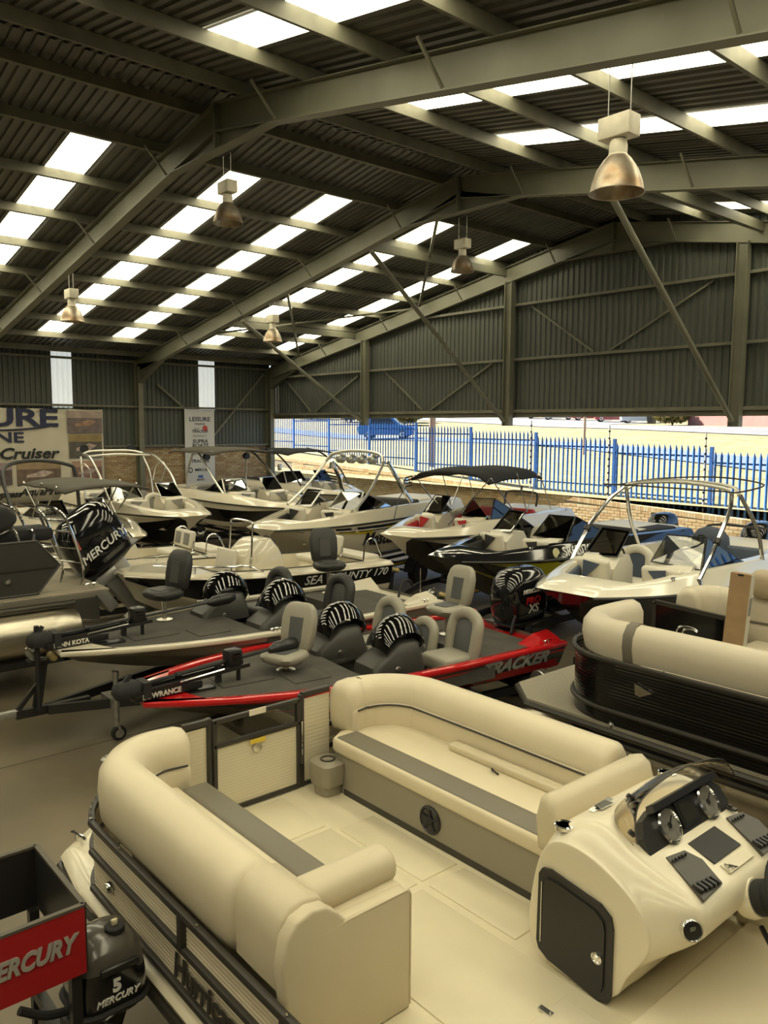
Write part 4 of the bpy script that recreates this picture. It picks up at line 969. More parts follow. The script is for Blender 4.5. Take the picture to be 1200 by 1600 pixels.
# ------------------------------------------------------------------ two bass boats
def bass_console(parent, x, y, name='side_console'):
    g = G(); rr = []
    for z, l, w_, cx in ((0,.75,.5,0),(.12,.72,.5,.0),(.24,.5,.44,-.08),(.34,.36,.38,-.14),(.37,.26,.3,-.15)): rr.append([(cx+a, b, z) for a, b in rrect(l, w_, .09, 3)])
    c = g.loft(rr).build(name, CONSM, parent, loc=(x, y, .95), smooth=50)
    # swept dark tinted windscreen dome
    g = G(); rings = []
    for i in range(9):
        u = i/8; an = R(10+165*u); rings.append([(-.10+.34*math.cos(an)*(1.0-.12*abs(v)), .23*v*(1-.25*u*u), .2+.47*math.sin(an)**.8*(1-.4*v*v)) for v in (-1,-.75,-.4,0,.4,.75,1)])
    g.loft(rings, ring_closed=False); g.build('tinted_windscreen', TINT, c, smooth=80)
    g = G().tube([(-.36+.0*math.sin(R(a)), .15*math.cos(R(a)), .36+.15*math.sin(R(a))) for a in range(0,360,24)], .016, 6, closed=True).tube([(-.2,0,.3),(-.36,0,.36)], .03, 8).bar((-.36,-.14,.36),(-.36,.14,.36), .02,.02); g.build('steering_wheel', RUBBER, c)
    g = G().lathe([(.035,0),(.03,.012),(0,.016)], (.05,.25,.08), 12, axis=(0,1,0)); g.build('round_vent', ALU, c)
    return c
def trolling_motor(parent, loc, rz, words, L=1.35):
    g = G().rbox((.0,0,.05), (.75,.16,.09), .02)
    b = g.build('trolling_motor', BLACKP, parent, loc=loc, rot=(0,0,rz))
    g = G()
    for y in (-.07,.07): g.bar((.4,y,.1),(-.95,y,.14), .025,.04)
    g.bar((-.6,0,.0),(-.6,0,.2), .06,.05).bar((-.85,0,-.03),(-.85,0,.18), .04,.03); g.build('mount_arm', BLACKM, b, 0)
    g = G().tube([(.55,0,.15),(-L,0,.24)], .02, 8).tube([(-.1,0,.18),(-.16,0,.185)], .032, 8); g.build('shaft', BLACKP, b)
    g = G().tube([(-.1,.09,.13),(-.62,.09,.16)], .012, 6); g.build('gas_strut', CHROME, b)
    g = G().rbox((-.78,0,.24),(.19,.16,.2), .04, seg=2); g.build('steering_head', BLACKP, b); g = G().rbox((-.78,.082,.27),(.1,.01,.07), .004); g.build('head_display', TINT, b)
    g = G().lathe([(.03,-.22),(.075,-.12),(.08,.1),(.05,.2),(0,.24)], (-L-.12,0,.24), 14, axis=(-1,0,.05)); g.build('motor_pod', BLACKP, b)
    g = G().loft([[(.42+a, b2, z) for a, b2 in rrect(.3*q, .17*q, .05, 3)] for z, q in ((.06,.8),(.12,1),(.19,.9),(.23,.5))]); g.prism([(.50,-.02,.2),(.40,-.02,.30),(.37,-.02,.28),(.43,-.02,.2)], (0,.04,0)); g.build('motor_cover', RUBBER, b, smooth=50)
    g = G().bar((.25,-.1,.12),(.25,.1,.12), .08,.16); g.build('strap', RUBBER, b, 0)
    if words: text(words, .075, mat('white_print', (.7,.68,.6), .5), (.3, .083, .05), (PI/2,0,PI), b, 'motor_lettering', bold=.002)
    return b
def bass(label, loc, rz, L, B, bands, mats, cap, seat, seati, front_seat, words, twin, deckcap):
    t = thing('bass_boat', label, 'boat', loc, rz)
    H = Hull(L, B, 1.02, 1.02, .5, blunt=.30, p=2.6, t0=.38, chine=.86, dz=.2, bowk=.62, rake=.75)
    H.build(t, bands, mats)
    # gunwale caps, one per side
    for s_ in (1, -1):
        P = [(x, s_*(H.hw(x)-.045), 1.03) for x in [L*i/16 for i in range(17)]]
        G().sweep(rrect(.13, .06, .02, 2), P).build('gunwale_cap', cap, t)
    hb_ = H.hw(L)
    G().prism([(L-.55, H.hw(L-.55)-.05, 1.01), (L+.02, hb_, 1.01), (L+.02, -hb_, 1.01), (L-.55, -H.hw(L-.55)+.05, 1.01), (L-.32, 0, 1.01)], (0,0,.05)).build('bow_cap', cap, t, 0)
    # decks
    def dk(x0, x1, z, ins, m, name, th=.04):
        xs_ = [x0+(x1-x0)*i/8 for i in range(9)]
        G().prism([(x, H.hw(x)-ins, z-th) for x in xs_]+[(x, -H.hw(x)+ins, z-th) for x in xs_[::-1]], (0,0,th)).build(name, m, t, 0)
    dk(L*.56, L-.3, 1.02, .1, CARPET, 'fore_deck'); dk(.25, L*.25, 1.0, .1, CARPET, 'aft_deck'); dk(L*.25, L*.56, .72, .2, CARPET, 'cockpit_floor')
    for s_ in (1, -1):
        G().bar((L*.24, s_*(B/2-.14), .9), (L*.57, s_*(B/2-.14), .9), .2, .2).build('side_deck', CARPET, t, 0)
    G().box((L*.56, 0, .86), (.04, B-.3, .3)).build('cockpit_bulkhead', CARPET, t, 0); G().box((L*.25, 0, .86), (.04, B-.3, .3)).build('cockpit_bulkhead', CARPET, t, 0)
    G().rbox((L*.78, .0, 1.025), (.6,.5,.012), .005).build('deck_hatch', CARPET, t); G().rbox((L*.66, .35, 1.025), (.45,.4,.012), .005).build('deck_hatch', CARPET, t)
    G().rbox((L-.62, .12, 1.03), (.34,.2,.03), .01).build('foot_pedal_tray', BLACKP, t)
    # transom corners
    for s_ in (1, -1):
        G().loft([[(.0,s_*(B/2*.93-.5),.98),(.5,s_*(B/2*.93-.42),.98),(.5,s_*(B/2*.93-.06),.98),(.0,s_*(B/2*.93-.02),.98)],[(.05,s_*(B/2*.93-.3),1.16),(.3,s_*(B/2*.93-.3),1.14),(.3,s_*(B/2*.93-.16),1.1),(.05,s_*(B/2*.93-.1),1.1)]]).build('transom_corner', deckcap, t, 20)
    G().box((.12,0,.9), (.24,B*.55,.16)).build('splash_well', deckcap, t, 0)
    G().tube(catmull([(.2,.2,1.0),(.05,.12,1.2),(-.15,.05,1.2),(-.25,.02,1.1)], 5), .022, 6).build('rigging_hose', RUBBER, t)
    cleat((L*.55, B/2-.05, 1.06), 0, t, .8); cleat((.3, B/2*.93-.05, 1.06), 0, t, .8); cleat((L*.55, -B/2+.05, 1.06), 0, t, .8)
    return t, H
REDG = mat('red_metalflake_gelcoat', (.50,.012,.014), .16, coat=.6); GRAPH = mat('graphite_hull_paint', (.055,.05,.043), .25, coat=.3); SILV = mat('silver_lettering', (.55,.54,.5), .3, .5)
CHAMP = mat('champagne_hull_paint', (.30,.275,.21), .25, .2, coat=.3); DGREY = mat('dark_grey_hull_bottom', (.13,.122,.10), .4); PEARL = mat('pale_gunwale_trim', (.62,.57,.45), .25)
# red boat
bt, H = bass('red and graphite bass boat with warm grey seats behind the cream deck boat', (-7.08, 8.5, 0), R(-96.6), 5.25, 2.2, [(.18, 1), (.72, 2), (.8, 1), (1, 2)], [DGREY, REDG, GRAPH], REDG, SEATG, SEATG2, None, None, 2, REDG)
stripe(bt, H, .0, 5.0, .9, 1.0, REDG, 'gunwale_stripe'); stripe(bt, H, .1, 3.0, (.0,.2), (.42,.3), REDG, 'swoosh')
hull_text(bt, H, 'TRACKER', .23, 1.46, .64, SILV, sx=1.15, bold=.009)
hull_text(bt, H, 'PRO TEAM 175 TXW', .06, 3.0, .5, SILV, shear=.3, bold=.001)
bass_console(bt, 2.62, -.45); bass_console(bt, 2.42, .5)
seat_bucket(bt, (1.95, -.52, .82), 0, SEATG, SEATG2); seat_bucket(bt, (1.55, .55, .82), 0, SEATG, SEATG2); seat_bucket(bt, (1.75, .02, .74), 0, SEATG, SEATG2, 'centre_seat', .85)
seat_pedestal(bt, (.95, -.25, 1.0), R(8), SEATG, SEATG2, .28); seat_pedestal(bt, (3.55, .05, 1.02), R(25), SEATG, SEATG2, .1, 'fore_seat')
G().rbox((2.2,.1,.86), (.2,.16,.12), .04).build('red_cool_box', REDG, bt)
trolling_motor(bt, (5.0, .22, 1.06), R(8), 'LOWRANCE')
WHT = mat('white_decal', (.75,.74,.7), .4); REDT = mat('red_decal', (.55,.02,.02), .4)
outboard(bt, (.15, -.12, .80), R(4), 1.15, words=[('MERCURY', .07, .62, WHT), ('PRO', .12, .5, REDT), ('XS', .14, .40, WHT)])
trailer((-7.08, 8.5, 0), R(-96.6), 5.25, 'black trailer carrying the red bass boat', B=2.0, zr=.40, tongue=.1, jack=False, post=False)
# champagne grey boat
bt2, H2 = bass('champagne and grey bass boat with black seats on a trailer beside the red one', (-9.36, 8.45, .14), R(-91.5), 5.38, 2.15, [(.2, 0), (.4, 1), (1, 2)], [DGREY, DGREY, CHAMP], PEARL, SEATK, SEATK2, None, None, 2, PEARL)
stripe(bt2, H2, 1.6, 3.6, (.62,.7), (.74,.72), BLACKM, 'pinstripe'); hull_text(bt2, H2, 'PRO GUIDE V-175', .08, 1.9, .78, BLACKM, shear=.3, bold=.001)
bass_console(bt2, 2.95, -.5); bass_console(bt2, 2.62, .5)
seat_bucket(bt2, (2.2, -.5, .82), 0, SEATK, SEATK2); seat_bucket(bt2, (1.8, .5, .82), 0, SEATK, SEATK2)
seat_pedestal(bt2, (.9, -.7, 1.0), R(75), SEATK, SEATK2, .38); seat_pedestal(bt2, (3.75, -.55, 1.02), R(12), SEATK, SEATK2, .3, 'fore_seat')
trolling_motor(bt2, (5.15, .1, 1.06), R(5), 'MINN KOTA', 1.9)
G().tube([(.1,.6,1.0),(.1,.6,1.5)], .01, 6).build('aerial', CHROME, bt2)
t2 = trailer((-9.36, 8.45, 0), R(-91.5), 5.38, 'black trailer with jockey wheel under the champagne bass boat', B=1.95, zr=.46, tongue=.45, jx=4.78, jy=.34)
G().tube([(5.6,.12,.5),(5.6,.12,1.5)], .03, 8).build('guide_post', BLACKM, t2)
# ------------------------------------------------------------------ bowriders and wake boats
def steering(parent, c, ax, r=.17):
    c = V(c); ax = V(ax).normalized(); e1 = V(0,1,0); e2 = ax.cross(e1)
    g = G().tube([c+(e1*math.cos(R(a))+e2*math.sin(R(a)))*r for a in range(0,360,20)], .016, 6, closed=True)
    for a in (90,210,330): g.bar(c, c+(e1*math.cos(R(a))+e2*math.sin(R(a)))*r, .025, .012, up=ax)
    g.tube([c, c-ax*.15], .03, 8); return g.build('steering_wheel', RUBBER, parent)
def rise(H, x):
    u = min(1, max(0, (H.L*.97-x)/(H.L*.36))); return .08+.17*u*u*(3-2*u)
def bowrider(label, loc, rz, H, bands, mats, deckm, seatm, acc, wsx=.60, wsm=None, frame=None, name='bowrider_boat', sunpad=None, dashm=None, floor=None, nose=None, wsh=.36, rub=None, cat='boat'):
    t = thing(name, label, cat, loc, rz)
    L, B = H.L, H.B
    H.build(t, bands, mats)
    for s_ in (1, -1):
        G().tube([(x, s_*(H.hw(x)+.004), H.sheer(x)-.02) for x in [L*(1-(1-i/20)**1.4) for i in range(21)]], .02, 6).build('rub_rail', rub or BLACKM, t)
    # deck side rising from the rub rail, then the open cockpit
    def S(x): return H.sheer(x)+rise(H, x)-.09
    H.S = S
    xi0, xi1 = L*.27, L*.87
    outer = H.loop(0, L, 0.0); mid = [(a, b, H.sheer(a)+rise(H, a)-.03) for a, b, c in H.loop(.03, L-.07, .11)]; top = [(a, b, H.sheer(a)+rise(H, a)) for a, b, c in H.loop(.06, L-.11, .15)]; inn = [(a, b, S(a)+.09) for a, b, c in H.loop(xi0, xi1, .27, ib=.34)]
    low = [(a, b*.94, S(a)-.42-(.18 if a < L*.6 else 0)) for a, b, c in inn]
    g = G().loft([outer, mid, top, inn, low], m=0, cap0=False, cap1=True)
    g.m[-1] = 1
    g.build('deck', [deckm, floor or CARPET], t, smooth=40)
    # helm and passenger consoles
    zc = S(L*wsx)
    for s_ in (1, -1):
        yo = H.hw(L*wsx)-.27; rr = []
        for x, z in ((L*wsx+.28, zc-.02), (L*wsx+.1, zc+.13), (L*wsx-.16, zc+.15), (L*wsx-.28, zc-.02)):
            rr.append([(x, s_*.24, zc-.55), (x, s_*.24, z), (x, s_*yo, z), (x, s_*yo, zc-.55)])
        G().loft(rr).build('console', dashm or deckm, t, 30)
        # forward facing bow lounge: backrest on the console, cushion ahead
        g = G().rbox((L*wsx+.36, s_*(.24+yo)/2, zc-.08), (.12, yo-.26, .42), .05, rot=Matrix.Rotation(R(14),3,'Y'), seg=3); g.build('bow_backrest', seatm, t, smooth=60)
        q = L*wsx+.42; yq = H.hw(q)-.42
        g = G().prism([(q+.02, s_*(yq*.35+.15), zc+.06), (q+.03, s_*(yq), zc+.1), (q+.06, s_*yq*.98, zc-.18)], (.03,0,.005)); g.build('bow_accent', acc, t, 0)
        x0, x1 = L*wsx+.42, L*.87
        P = [(x0, s_*.24, 0), (x0, s_*(H.hw(x0)-.33), 0), ((x0+x1)/2, s_*(H.hw((x0+x1)/2)-.34), 0), (x1, s_*max(.12, H.hw(x1)-.36), 0), (x1, s_*.06, 0), (x1-.35, s_*.1, 0)]
        G().prism([(a, b, zc-.30) for a, b, c in P], (0,0,.1)).build('bow_cushion', seatm, t, 30)
        # side pads in the bow
        g = G(); xs_ = [x0, (x0+x1)/2, x1-.05]
        g.sweep(rrect(.08,.22,.03,2), [(x, s_*(max(.14, H.hw(x)-.32)), S(x)-.08) for x in xs_]); g.build('bow_side_pad', acc if s_ < 0 else seatm, t, 50)
    # windscreen: front panes either side of the walk-through, side panes running aft
    zb_ = zc+.13; wf = wsm or GLASS; xw = L*wsx
    for s_ in (1, -1):
        yo = H.hw(xw)-.20
        a = (xw+.16, s_*.26, zb_+.02); b = (xw+.02, s_*yo, zb_-.04); c = (xw-.34, s_*(yo-.10), zb_+wsh); d = (xw-.24, s_*.28, zb_+wsh)
        pane(t, a, b, c, d, wf, frame)
        e = (xw-1.25, s_*(H.hw(xw-1.25)-.17), S(xw-1.25)+.09); f = (xw-1.15, s_*(H.hw(xw-1.2)-.2), S(xw-1.2)+.13)
        pane(t, (xw-.02, s_*(yo+.01), zb_-.04), e, f, (xw-.36, s_*(yo-.09), zb_+wsh), wf, frame, name='side_windscreen_pane')
    steering(t, (xw-.36, -B*.26, zc+.12), (-.9,0,.4))
    # seats
    zf = zc-.55
    for s_ in (1, -1):
        seat_bucket(t, (xw-.85, s_*B*.26, zf), 0, seatm, acc, 'helm_seat', .95)
    g = G().rbox((xi0+.32, 0, zf+.24), (.5, B-.75, .2), .05, seg=3); g.build('aft_bench', seatm, t, smooth=60)
    g = G().rbox((xi0+.06, 0, S(xi0)-.02), (.16, B-.72, .36), .06, rot=Matrix.Rotation(R(-10),3,'Y'), seg=3); g.build('aft_backrest', acc, t, smooth=60)
    g = G().rbox((xi0*.5, 0, S(0)+.07), (xi0*.86, B*.62, .12), .05, seg=3); g.build('sun_pad', sunpad or seatm, t, smooth=60)
    G().rbox((-.28, 0, H.zs-.45), (.6, B*.8, .06), .02).build('swim_platform', deckm, t)
    if nose:
        G().prism([(L*.93, .26, S(L*.93)+.075), (L-.1, .12, S(L)+.065), (L-.1, -.12, S(L)+.065), (L*.93, -.26, S(L*.93)+.075)], (0,0,.012)).build('bow_pad', nose, t, 0)
    cleat((L*.80, H.hw(L*.8)-.12, S(L*.8)+.08), 0, t, .8); cleat((.4, H.hw(.4)-.1, S(.4)+.06), 0, t, .8)
    G().lathe([(.02,0),(.02,.03),(.0,.035)], hull_pt(H, L*.72, .85, 1, 0), 10, axis=(0,1,0)).build('bow_eye', CHROME, t)
    return t
def deck_pt(H, x, f, side=1, off=.006):
    return V(x, side*(H.hw(x)-.11*f+off), H.sheer(x)+(rise(H, x)-.03)*f)
def deck_text(parent, H, body, size, x, f, m, side=1):
    o = text(body, size, m, (0,0,0), (0,0,0), parent, 'registration', bold=.004, ext=.004)
    for v in o.data.vertices:
        a, b, c = v.co; v.co = deck_pt(H, x-side*a, f+b/(rise(H, x)-.03), side, .008+c)
    return o
def tower(parent, name, m, paths, r): return tubes(parent, name, paths, r, m)
def bimini(parent, x0, x1, hw_, z, m, legs, drop=.0, thick=.05, rm=None, r=.012):
    """sewn canopy: arched sheet with hanging edges and its hoop frame"""
    g = G(); rings = []; n = 8
    for i in range(n+1):
        x = x0+(x1-x0)*i/n; e = abs(2*i/n-1)**4; row = []
        for j in range(9):
            v = j/4-1; row.append((x, hw_*v, z-.10*v*v-.06*e-(drop if abs(v) > .99 else 0)+.015*math.sin(i*PI*.5)))
        rings.append(row)
    g.loft(rings, ring_closed=False); o = g.build('canopy', m, parent, 60); md = o.modifiers.new('thickness', 'SOLIDIFY'); md.thickness = thick
    for p in legs: G().tube(p, r, 6).build('canopy_hoop', rm or ALU, parent)
    return o
NAVY = mat('dark_navy_gelcoat', (.012,.018,.035), .15, coat=.5); YEL = mat('yellow_gelcoat', (.55,.42,.02), .2, coat=.5); OLV = mat('lime_yellow_gelcoat', (.42,.40,.03), .2, coat=.5)
BLUEG = mat('blue_metallic_gelcoat', (.03,.10,.30), .18, .3, coat=.5); CANV = mat('black_canvas', (.016,.016,.017), .85, bump=(300,.1)); TAUC = mat('dark_taupe_canvas', (.075,.068,.052), .85)
REDV = mat('red_vinyl', (.45,.03,.035), .4); BLKV = mat('black_vinyl', (.025,.025,.025), .4); BLUV = mat('slate_blue_vinyl', (.06,.08,.12), .45); GRYV = mat('mid_grey_vinyl', (.22,.21,.19), .5)
WHITE = GELW; CREAMB = mat('cream_gelcoat', (.72,.66,.52), .18, coat=.5); PADG = mat('grey_deck_pad', (.33,.31,.26), .8)
# --- ski boat with yellow flash
H = Hull(6.4, 2.35, 1.72, 1.7, .68, blunt=.34, p=3.0, t0=.45, chine=.84, bowk=.6, rake=.9)
mc = bowrider('white ski boat with a yellow flash and a speaker tower', (-15.4, 14.95, 0), R(-77), H, [(.25,0),(.9,1),(1,1)], [CREAMB, CREAMB], CREAMB, SEATW, BLKV, wsx=.68, wsm=SMOKE, frame=ALU, dashm=CREAMB, nose=CREAMB)
stripe(mc, H, .0, 6.2, .80, .88, NAVY, 'navy_pinstripe'); stripe(mc, H, .0, 6.0, .72, .75, NAVY, 'navy_pinstripe')
stripe(mc, H, .6, 3.6, (.45,.79), (.80,.81), YEL, 'yellow_flash'); stripe(mc, H, .0, 1.9, (.2,.7), (.8,.8), NAVY, 'navy_flash', off=.01); stripe(mc, H, 4.0, 5.4, (.62,.72), (.72,.72), YEL, 'yellow_flash')
hull_text(mc, H, 'MasterCraft', .42, 4.3, .45, mat('dark_lettering', (.02,.02,.025), .4), shear=.25, bold=.012)
for s_ in (1, -1):
    tower(mc, 'tower_leg', ALU, [[(4.5, s_*1.0, 2.0), (3.9, s_*.95, 2.4), (3.25, s_*.85, 3.0)]], .032)
    tower(mc, 'rear_tower_leg', CHROME, [[(2.35, s_*1.0, 2.02), (2.6, s_*.95, 2.3), (2.75, s_*.9, 2.55), (3.1, s_*.85, 2.98)]], .05)
    rk = G().rbox((2.6, s_*1.0, 2.5), (.16,.1,.26), .03).build('board_rack', CHROME, mc)
    g = G()
    for k in range(4): g.bar((2.6, s_*1.02, 2.40+k*.07), (2.78, s_*1.3, 2.46+k*.07), .025, .03)
    g.build('rack_fork', RUBBER, rk, 0)
tower(mc, 'tower_hoop', ALU, [[(3.3, .85, 2.98), (3.2, .72, 3.14), (3.15, .3, 3.22), (3.15, -.3, 3.22), (3.2, -.72, 3.14), (3.3, -.85, 2.98)]], .04)
for k in range(4):
    y = .48-.32*k; sp_ = G().lathe([(.05,-.12),(.1,-.08),(.115,.06),(.1,.09),(.0,.05)], (3.2, y, 3.04), 16, axis=(-1,0,0)).build('tower_speaker', GALV, mc)
trailer((-15.4, 14.95, 0), R(-77), 6.4, 'black trailer under the white ski boat with the yellow flash', B=2.1, zr=.5, keel=.6, accent=YEL)
# --- white bowrider with red seats and black bimini
H = Hull(5.9, 2.15, 1.62, 1.73, .65, blunt=.36, p=3.2, t0=.42, chine=.82, bowk=.62, rake=.9)
rw_ = bowrider('white bowrider with red seat panels under a black bimini', (-12.4, 15.85, 0), R(-79), H, [(.55,0),(.62,0),(1,1)], [GELK, CREAMB], CREAMB, SEATW, REDV, wsx=.65, wsm=GLASS, frame=BLACKM)
stripe(rw_, H, .0, 4.4, (.35,.58), (.58,.60), REDG, 'red_pinstripe'); stripe(rw_, H, 2.5, 4.4, (.62,.62), (.78,.64), NAVY, 'dark_flash')
bimini(rw_, 1.8, 4.1, .98, 2.95, CANV, [[(2.5,.98,1.98),(1.95,.95,2.83)],[(2.5,.98,1.98),(2.95,.96,2.84)],[(2.5,-.98,1.98),(1.95,-.95,2.83)],[(2.5,-.98,1.98),(2.95,-.96,2.84)],[(3.0,1.0,1.97),(4.0,.95,2.78)],[(3.0,-1.0,1.97),(4.0,-.95,2.78)],[(1.4,1.0,1.96),(1.9,.95,2.82)],[(1.4,-1.0,1.96),(1.9,-.95,2.82)]], drop=.10)
for s_ in (1, -1): G().tube([(4.05,s_*.95,2.76),(4.7,s_*.85,2.3),(5.1,s_*.66,1.92)], .011, 6).build('canopy_strap', BLACKM, rw_)
tower(rw_, 'tow_frame', BLACKM, [[(1.0,.42,1.95),(.95,.42,2.2),(.95,.3,2.28),(.95,-.3,2.28),(.95,-.42,2.2),(1.0,-.42,1.95)]], .025); G().tube([(.95,0,2.28),(.95,0,2.42)], .03, 8).build('tow_post', BLACKM, rw_)
trailer((-12.4, 15.85, 0), R(-79), 5.9, 'black trailer with alloy wheels under the white bowrider with the bimini', B=2.0, zr=.45, keel=.55, accent=mat('orange_reflector', (.6,.3,.03), .5))
# --- black and yellow bowrider
H = Hull(6.0, 2.2, 1.56, 1.67, .6, blunt=.36, p=3.4, t0=.42, chine=.82, bowk=.62, rake=.9)
yb = bowrider('black and yellow bowrider with pale seats, its registration on the near side', (-8.9, 15.2, 0), R(-92), H, [(.12,1),(.36,0),(.58,0),(1,0)], [GELK, OLV], GELK, SEATW, BLKV, wsx=.66, wsm=SMOKE, frame=BLACKM, dashm=SEATW)
stripe(yb, H, .0, 5.7, (.80,.84), (.98,.98), OLV, 'yellow_band'); stripe(yb, H, .0, 5.2, (.08,.1), (.2,.3), OLV, 'yellow_band')
stripe(yb, H, 3.9, 5.6, (.36,.8), (.9,.9), OLV, 'yellow_flash'); stripe(yb, H, 2.4, 3.3, (.36,.52), (.40,.58), OLV, 'yellow_chevron', off=.012); stripe(yb, H, 2.4, 3.3, (.34,.16), (.40,.22), OLV, 'yellow_chevron', off=.012)
deck_text(yb, H, 'SR62076R', .19, 4.2, .5, WHT)
G().lathe([(.085,0),(.085,.008),(0,.01)], deck_pt(H, 4.36, .5), 20, axis=(0,1,.3)).build('licence_disc', mat('pale_yellow_disc', (.6,.56,.3), .5), yb)
outboard(yb, (-.02,0,1.12), R(3), 1.0, words=[('MERCURY', .08, .55, WHT)])
G().sweep(rrect(.5,.22,.08), [(.4,.55,1.75),(1.2,.55,1.74),(1.9,.6,1.72)], ends=.05).build('rolled_cover', CANV, yb, smooth=60)
trailer((-8.9, 15.2, 0), R(-92), 6.0, 'black trailer under the black and yellow bowrider', B=2.05, zr=.43, keel=.52)
# --- white and blue bowrider with polished tower
H = Hull(6.1, 2.3, 1.58, 1.73, .62, blunt=.36, p=3.4, t0=.42, chine=.80, bowk=.62, rake=.9)
bb = bowrider('white and blue bowrider with a polished tower arch at the right', (-6.43, 14.3, 0), R(-86), H, [(.4,0),(.93,1),(1,0)], [GELK, NAVY, GELW], GELW, SEATW, BLUV, wsx=.68, wsm=SMOKE, frame=BLACKM, nose=PADG)
stripe(bb, H, .0, 5.2, (.0,.3), (.5,.55), BLUEG, 'blue_flash')
for s_ in (1, -1):
    tower(bb, 'tower_leg', CHROME, [[(4.37, s_*.98, 1.8), (3.92, s_*1.0, 2.25), (3.42, s_*.95, 2.65), (3.12, s_*.85, 2.86)]], .03)
    tower(bb, 'rear_tower_leg', CHROME, [[(2.17, s_*1.0, 1.76), (2.52, s_*1.02, 2.3), (2.92, s_*.9, 2.84)]], .03)
    G().lathe([(.05,-.04),(.055,0),(.05,.04)], (3.90, s_*1.0, 2.27), 12, axis=(-.7,0,.7)).build('tower_collar', BLACKM, bb)
    G().lathe([(.06,0),(.05,.05),(.04,.1)], (4.40, s_*.98, 1.72), 12).build('tower_foot', CHROME, bb)
tower(bb, 'tower_hoop', ALU, [[(3.12,.86,2.86),(3.07,.7,2.94),(3.02,0,2.99),(3.07,-.7,2.94),(3.12,-.86,2.86)],[(2.92,.88,2.84),(2.77,.7,2.95),(2.72,0,3.0),(2.77,-.7,2.95),(2.92,-.88,2.84)]], .026)
G().tube(catmull([(3.12,.95,2.9),(3.52,.9,2.93),(4.12,.6,2.98),(4.32,0,3.0),(4.12,-.6,2.98),(3.52,-.9,2.93),(2.92,-1.0,2.9),(2.02,-.9,2.95),(1.62,-.3,3.0),(1.62,.3,3.0),(2.02,.9,2.95)], 5, True), .013, 6, closed=True).build('folded_hoop', BLACKM, bb)
outboard(bb, (-.02,0,1.16), R(5), 1.05, words=[('MERCURY', .08, .55, WHT)])
tower(bb, 'stern_rail', BLACKM, [[(.5,.6,1.75),(.45,.6,2.05),(.45,0,2.1),(.45,-.6,2.05),(.5,-.6,1.75)]], .022)
trailer((-6.43, 14.3, 0), R(-86), 6.1, 'black trailer under the white and blue bowrider', B=2.05, zr=.45, keel=.55, post=False, tongue=.3, jack=False)
bg = thing('duffel_bag', 'stuffed slate blue duffel bag standing in the white and blue bowrider', 'bag', (-6.3, 12.55, 1.62))
G().loft([[(a, b, z) for a, b in rrect(w_, d_, .1, 4)] for z, w_, d_ in ((0,.4,.3),(.08,.5,.4),(.25,.54,.44),(.42,.5,.42),(.54,.36,.3),(.58,.15,.12))]).build('body', mat('slate_blue_fabric', (.07,.085,.12), .85, bump=(14,.6)), bg, smooth=60); G().tube(catmull([(-.1,-.22,.3),(-.05,-.3,.45),(.05,-.3,.45),(.1,-.22,.3)], 4), .015, 6).build('strap', RUBBER, bg)
# --- back row, bows pointing into the shed
H = Hull(6.4, 2.4, 1.56, 1.6, .6, blunt=.34, p=3.0, t0=.42, chine=.84, bowk=.6, rake=.9)
lw = bowrider('white wake boat with black waterline and chrome tower in front of the brick wall', (-24.1, 9.2, 0), 0, H, [(.55,0),(.6,0),(1,1)], [GELK, CREAMB], CREAMB, SEATW, GRYV, wsx=.60, wsm=GLASS, frame=ALU, name='wake_boat')
stripe(lw, H, 2.8, 5.6, .72, .74, GRYV, 'grey_pinstripe', side=-1); stripe(lw, H, 2.8, 5.5, .80, .82, GRYV, 'grey_pinstripe', side=-1)
for s_ in (1, -1):
    tower(lw, 'tower_leg', ALU, [[(3.6, s_*1.0, 1.8), (3.0, s_*1.02, 2.45), (2.2, s_*.95, 2.9), (1.5, s_*.9, 2.98)]], .032)
    tower(lw, 'rear_tower_leg', ALU, [[(1.9, s_*1.0, 1.76), (1.7, s_*1.0, 2.4), (1.4, s_*.92, 2.9)]], .03)
    G().lathe([(.12,-.02),(.13,.0),(.12,.03),(0,.03)], (1.1, s_*.7, 3.12), 16, axis=(1,0,0)).build('tower_mirror', BLACKP, lw)
    g = G().tube(catmull([(2.4,s_*1.0,2.2),(2.5,s_*1.1,2.6),(2.2,s_*1.15,2.75),(1.9,s_*1.1,2.6),(1.9,s_*1.0,2.2)], 4), .018, 6); g.build('board_rack', ALU, lw)
tower(lw, 'tower_hoop', ALU, [[(1.5,.9,2.98),(1.3,.6,3.05),(1.25,0,3.06),(1.3,-.6,3.05),(1.5,-.9,2.98)],[(1.9,.93,2.93),(1.8,0,2.97),(1.9,-.93,2.93)]], .03)
trailer((-24.1, 9.2, 0), 0, 6.4, 'black trailer under the white wake boat with the chrome tower', B=2.1, zr=.5, keel=.6)
H = Hull(6.5, 2.45, 1.6, 1.6, .6, blunt=.3, p=2.8, t0=.42, chine=.84, bowk=.6, rake=.9)
bw = bowrider('black hulled wake boat with flat dark bimini before the small banner', (-24.2, 12.6, 0), 0, H, [(.2,0),(.72,1),(1,2)], [CREAMB, GELK, CREAMB], CREAMB, SEATW, GRYV, wsx=.58, wsm=SMOKE, frame=ALU, name='wake_boat')
for s_ in (1, -1):
    tower(bw, 'tower_leg', ALU, [[(3.7, s_*1.02, 1.82), (3.1, s_*1.05, 2.3), (2.3, s_*.98, 2.85), (1.9, s_*.9, 3.02)]], .035); tower(bw, 'rear_tower_leg', ALU, [[(1.5, s_*1.02, 1.78), (1.5, s_*1.05, 2.3), (1.7, s_*.95, 2.95)]], .035)
tower(bw, 'tower_hoop', ALU, [[(1.9,.9,3.0),(1.75,.6,3.06),(1.75,-.6,3.06),(1.9,-.9,3.0)]], .035)
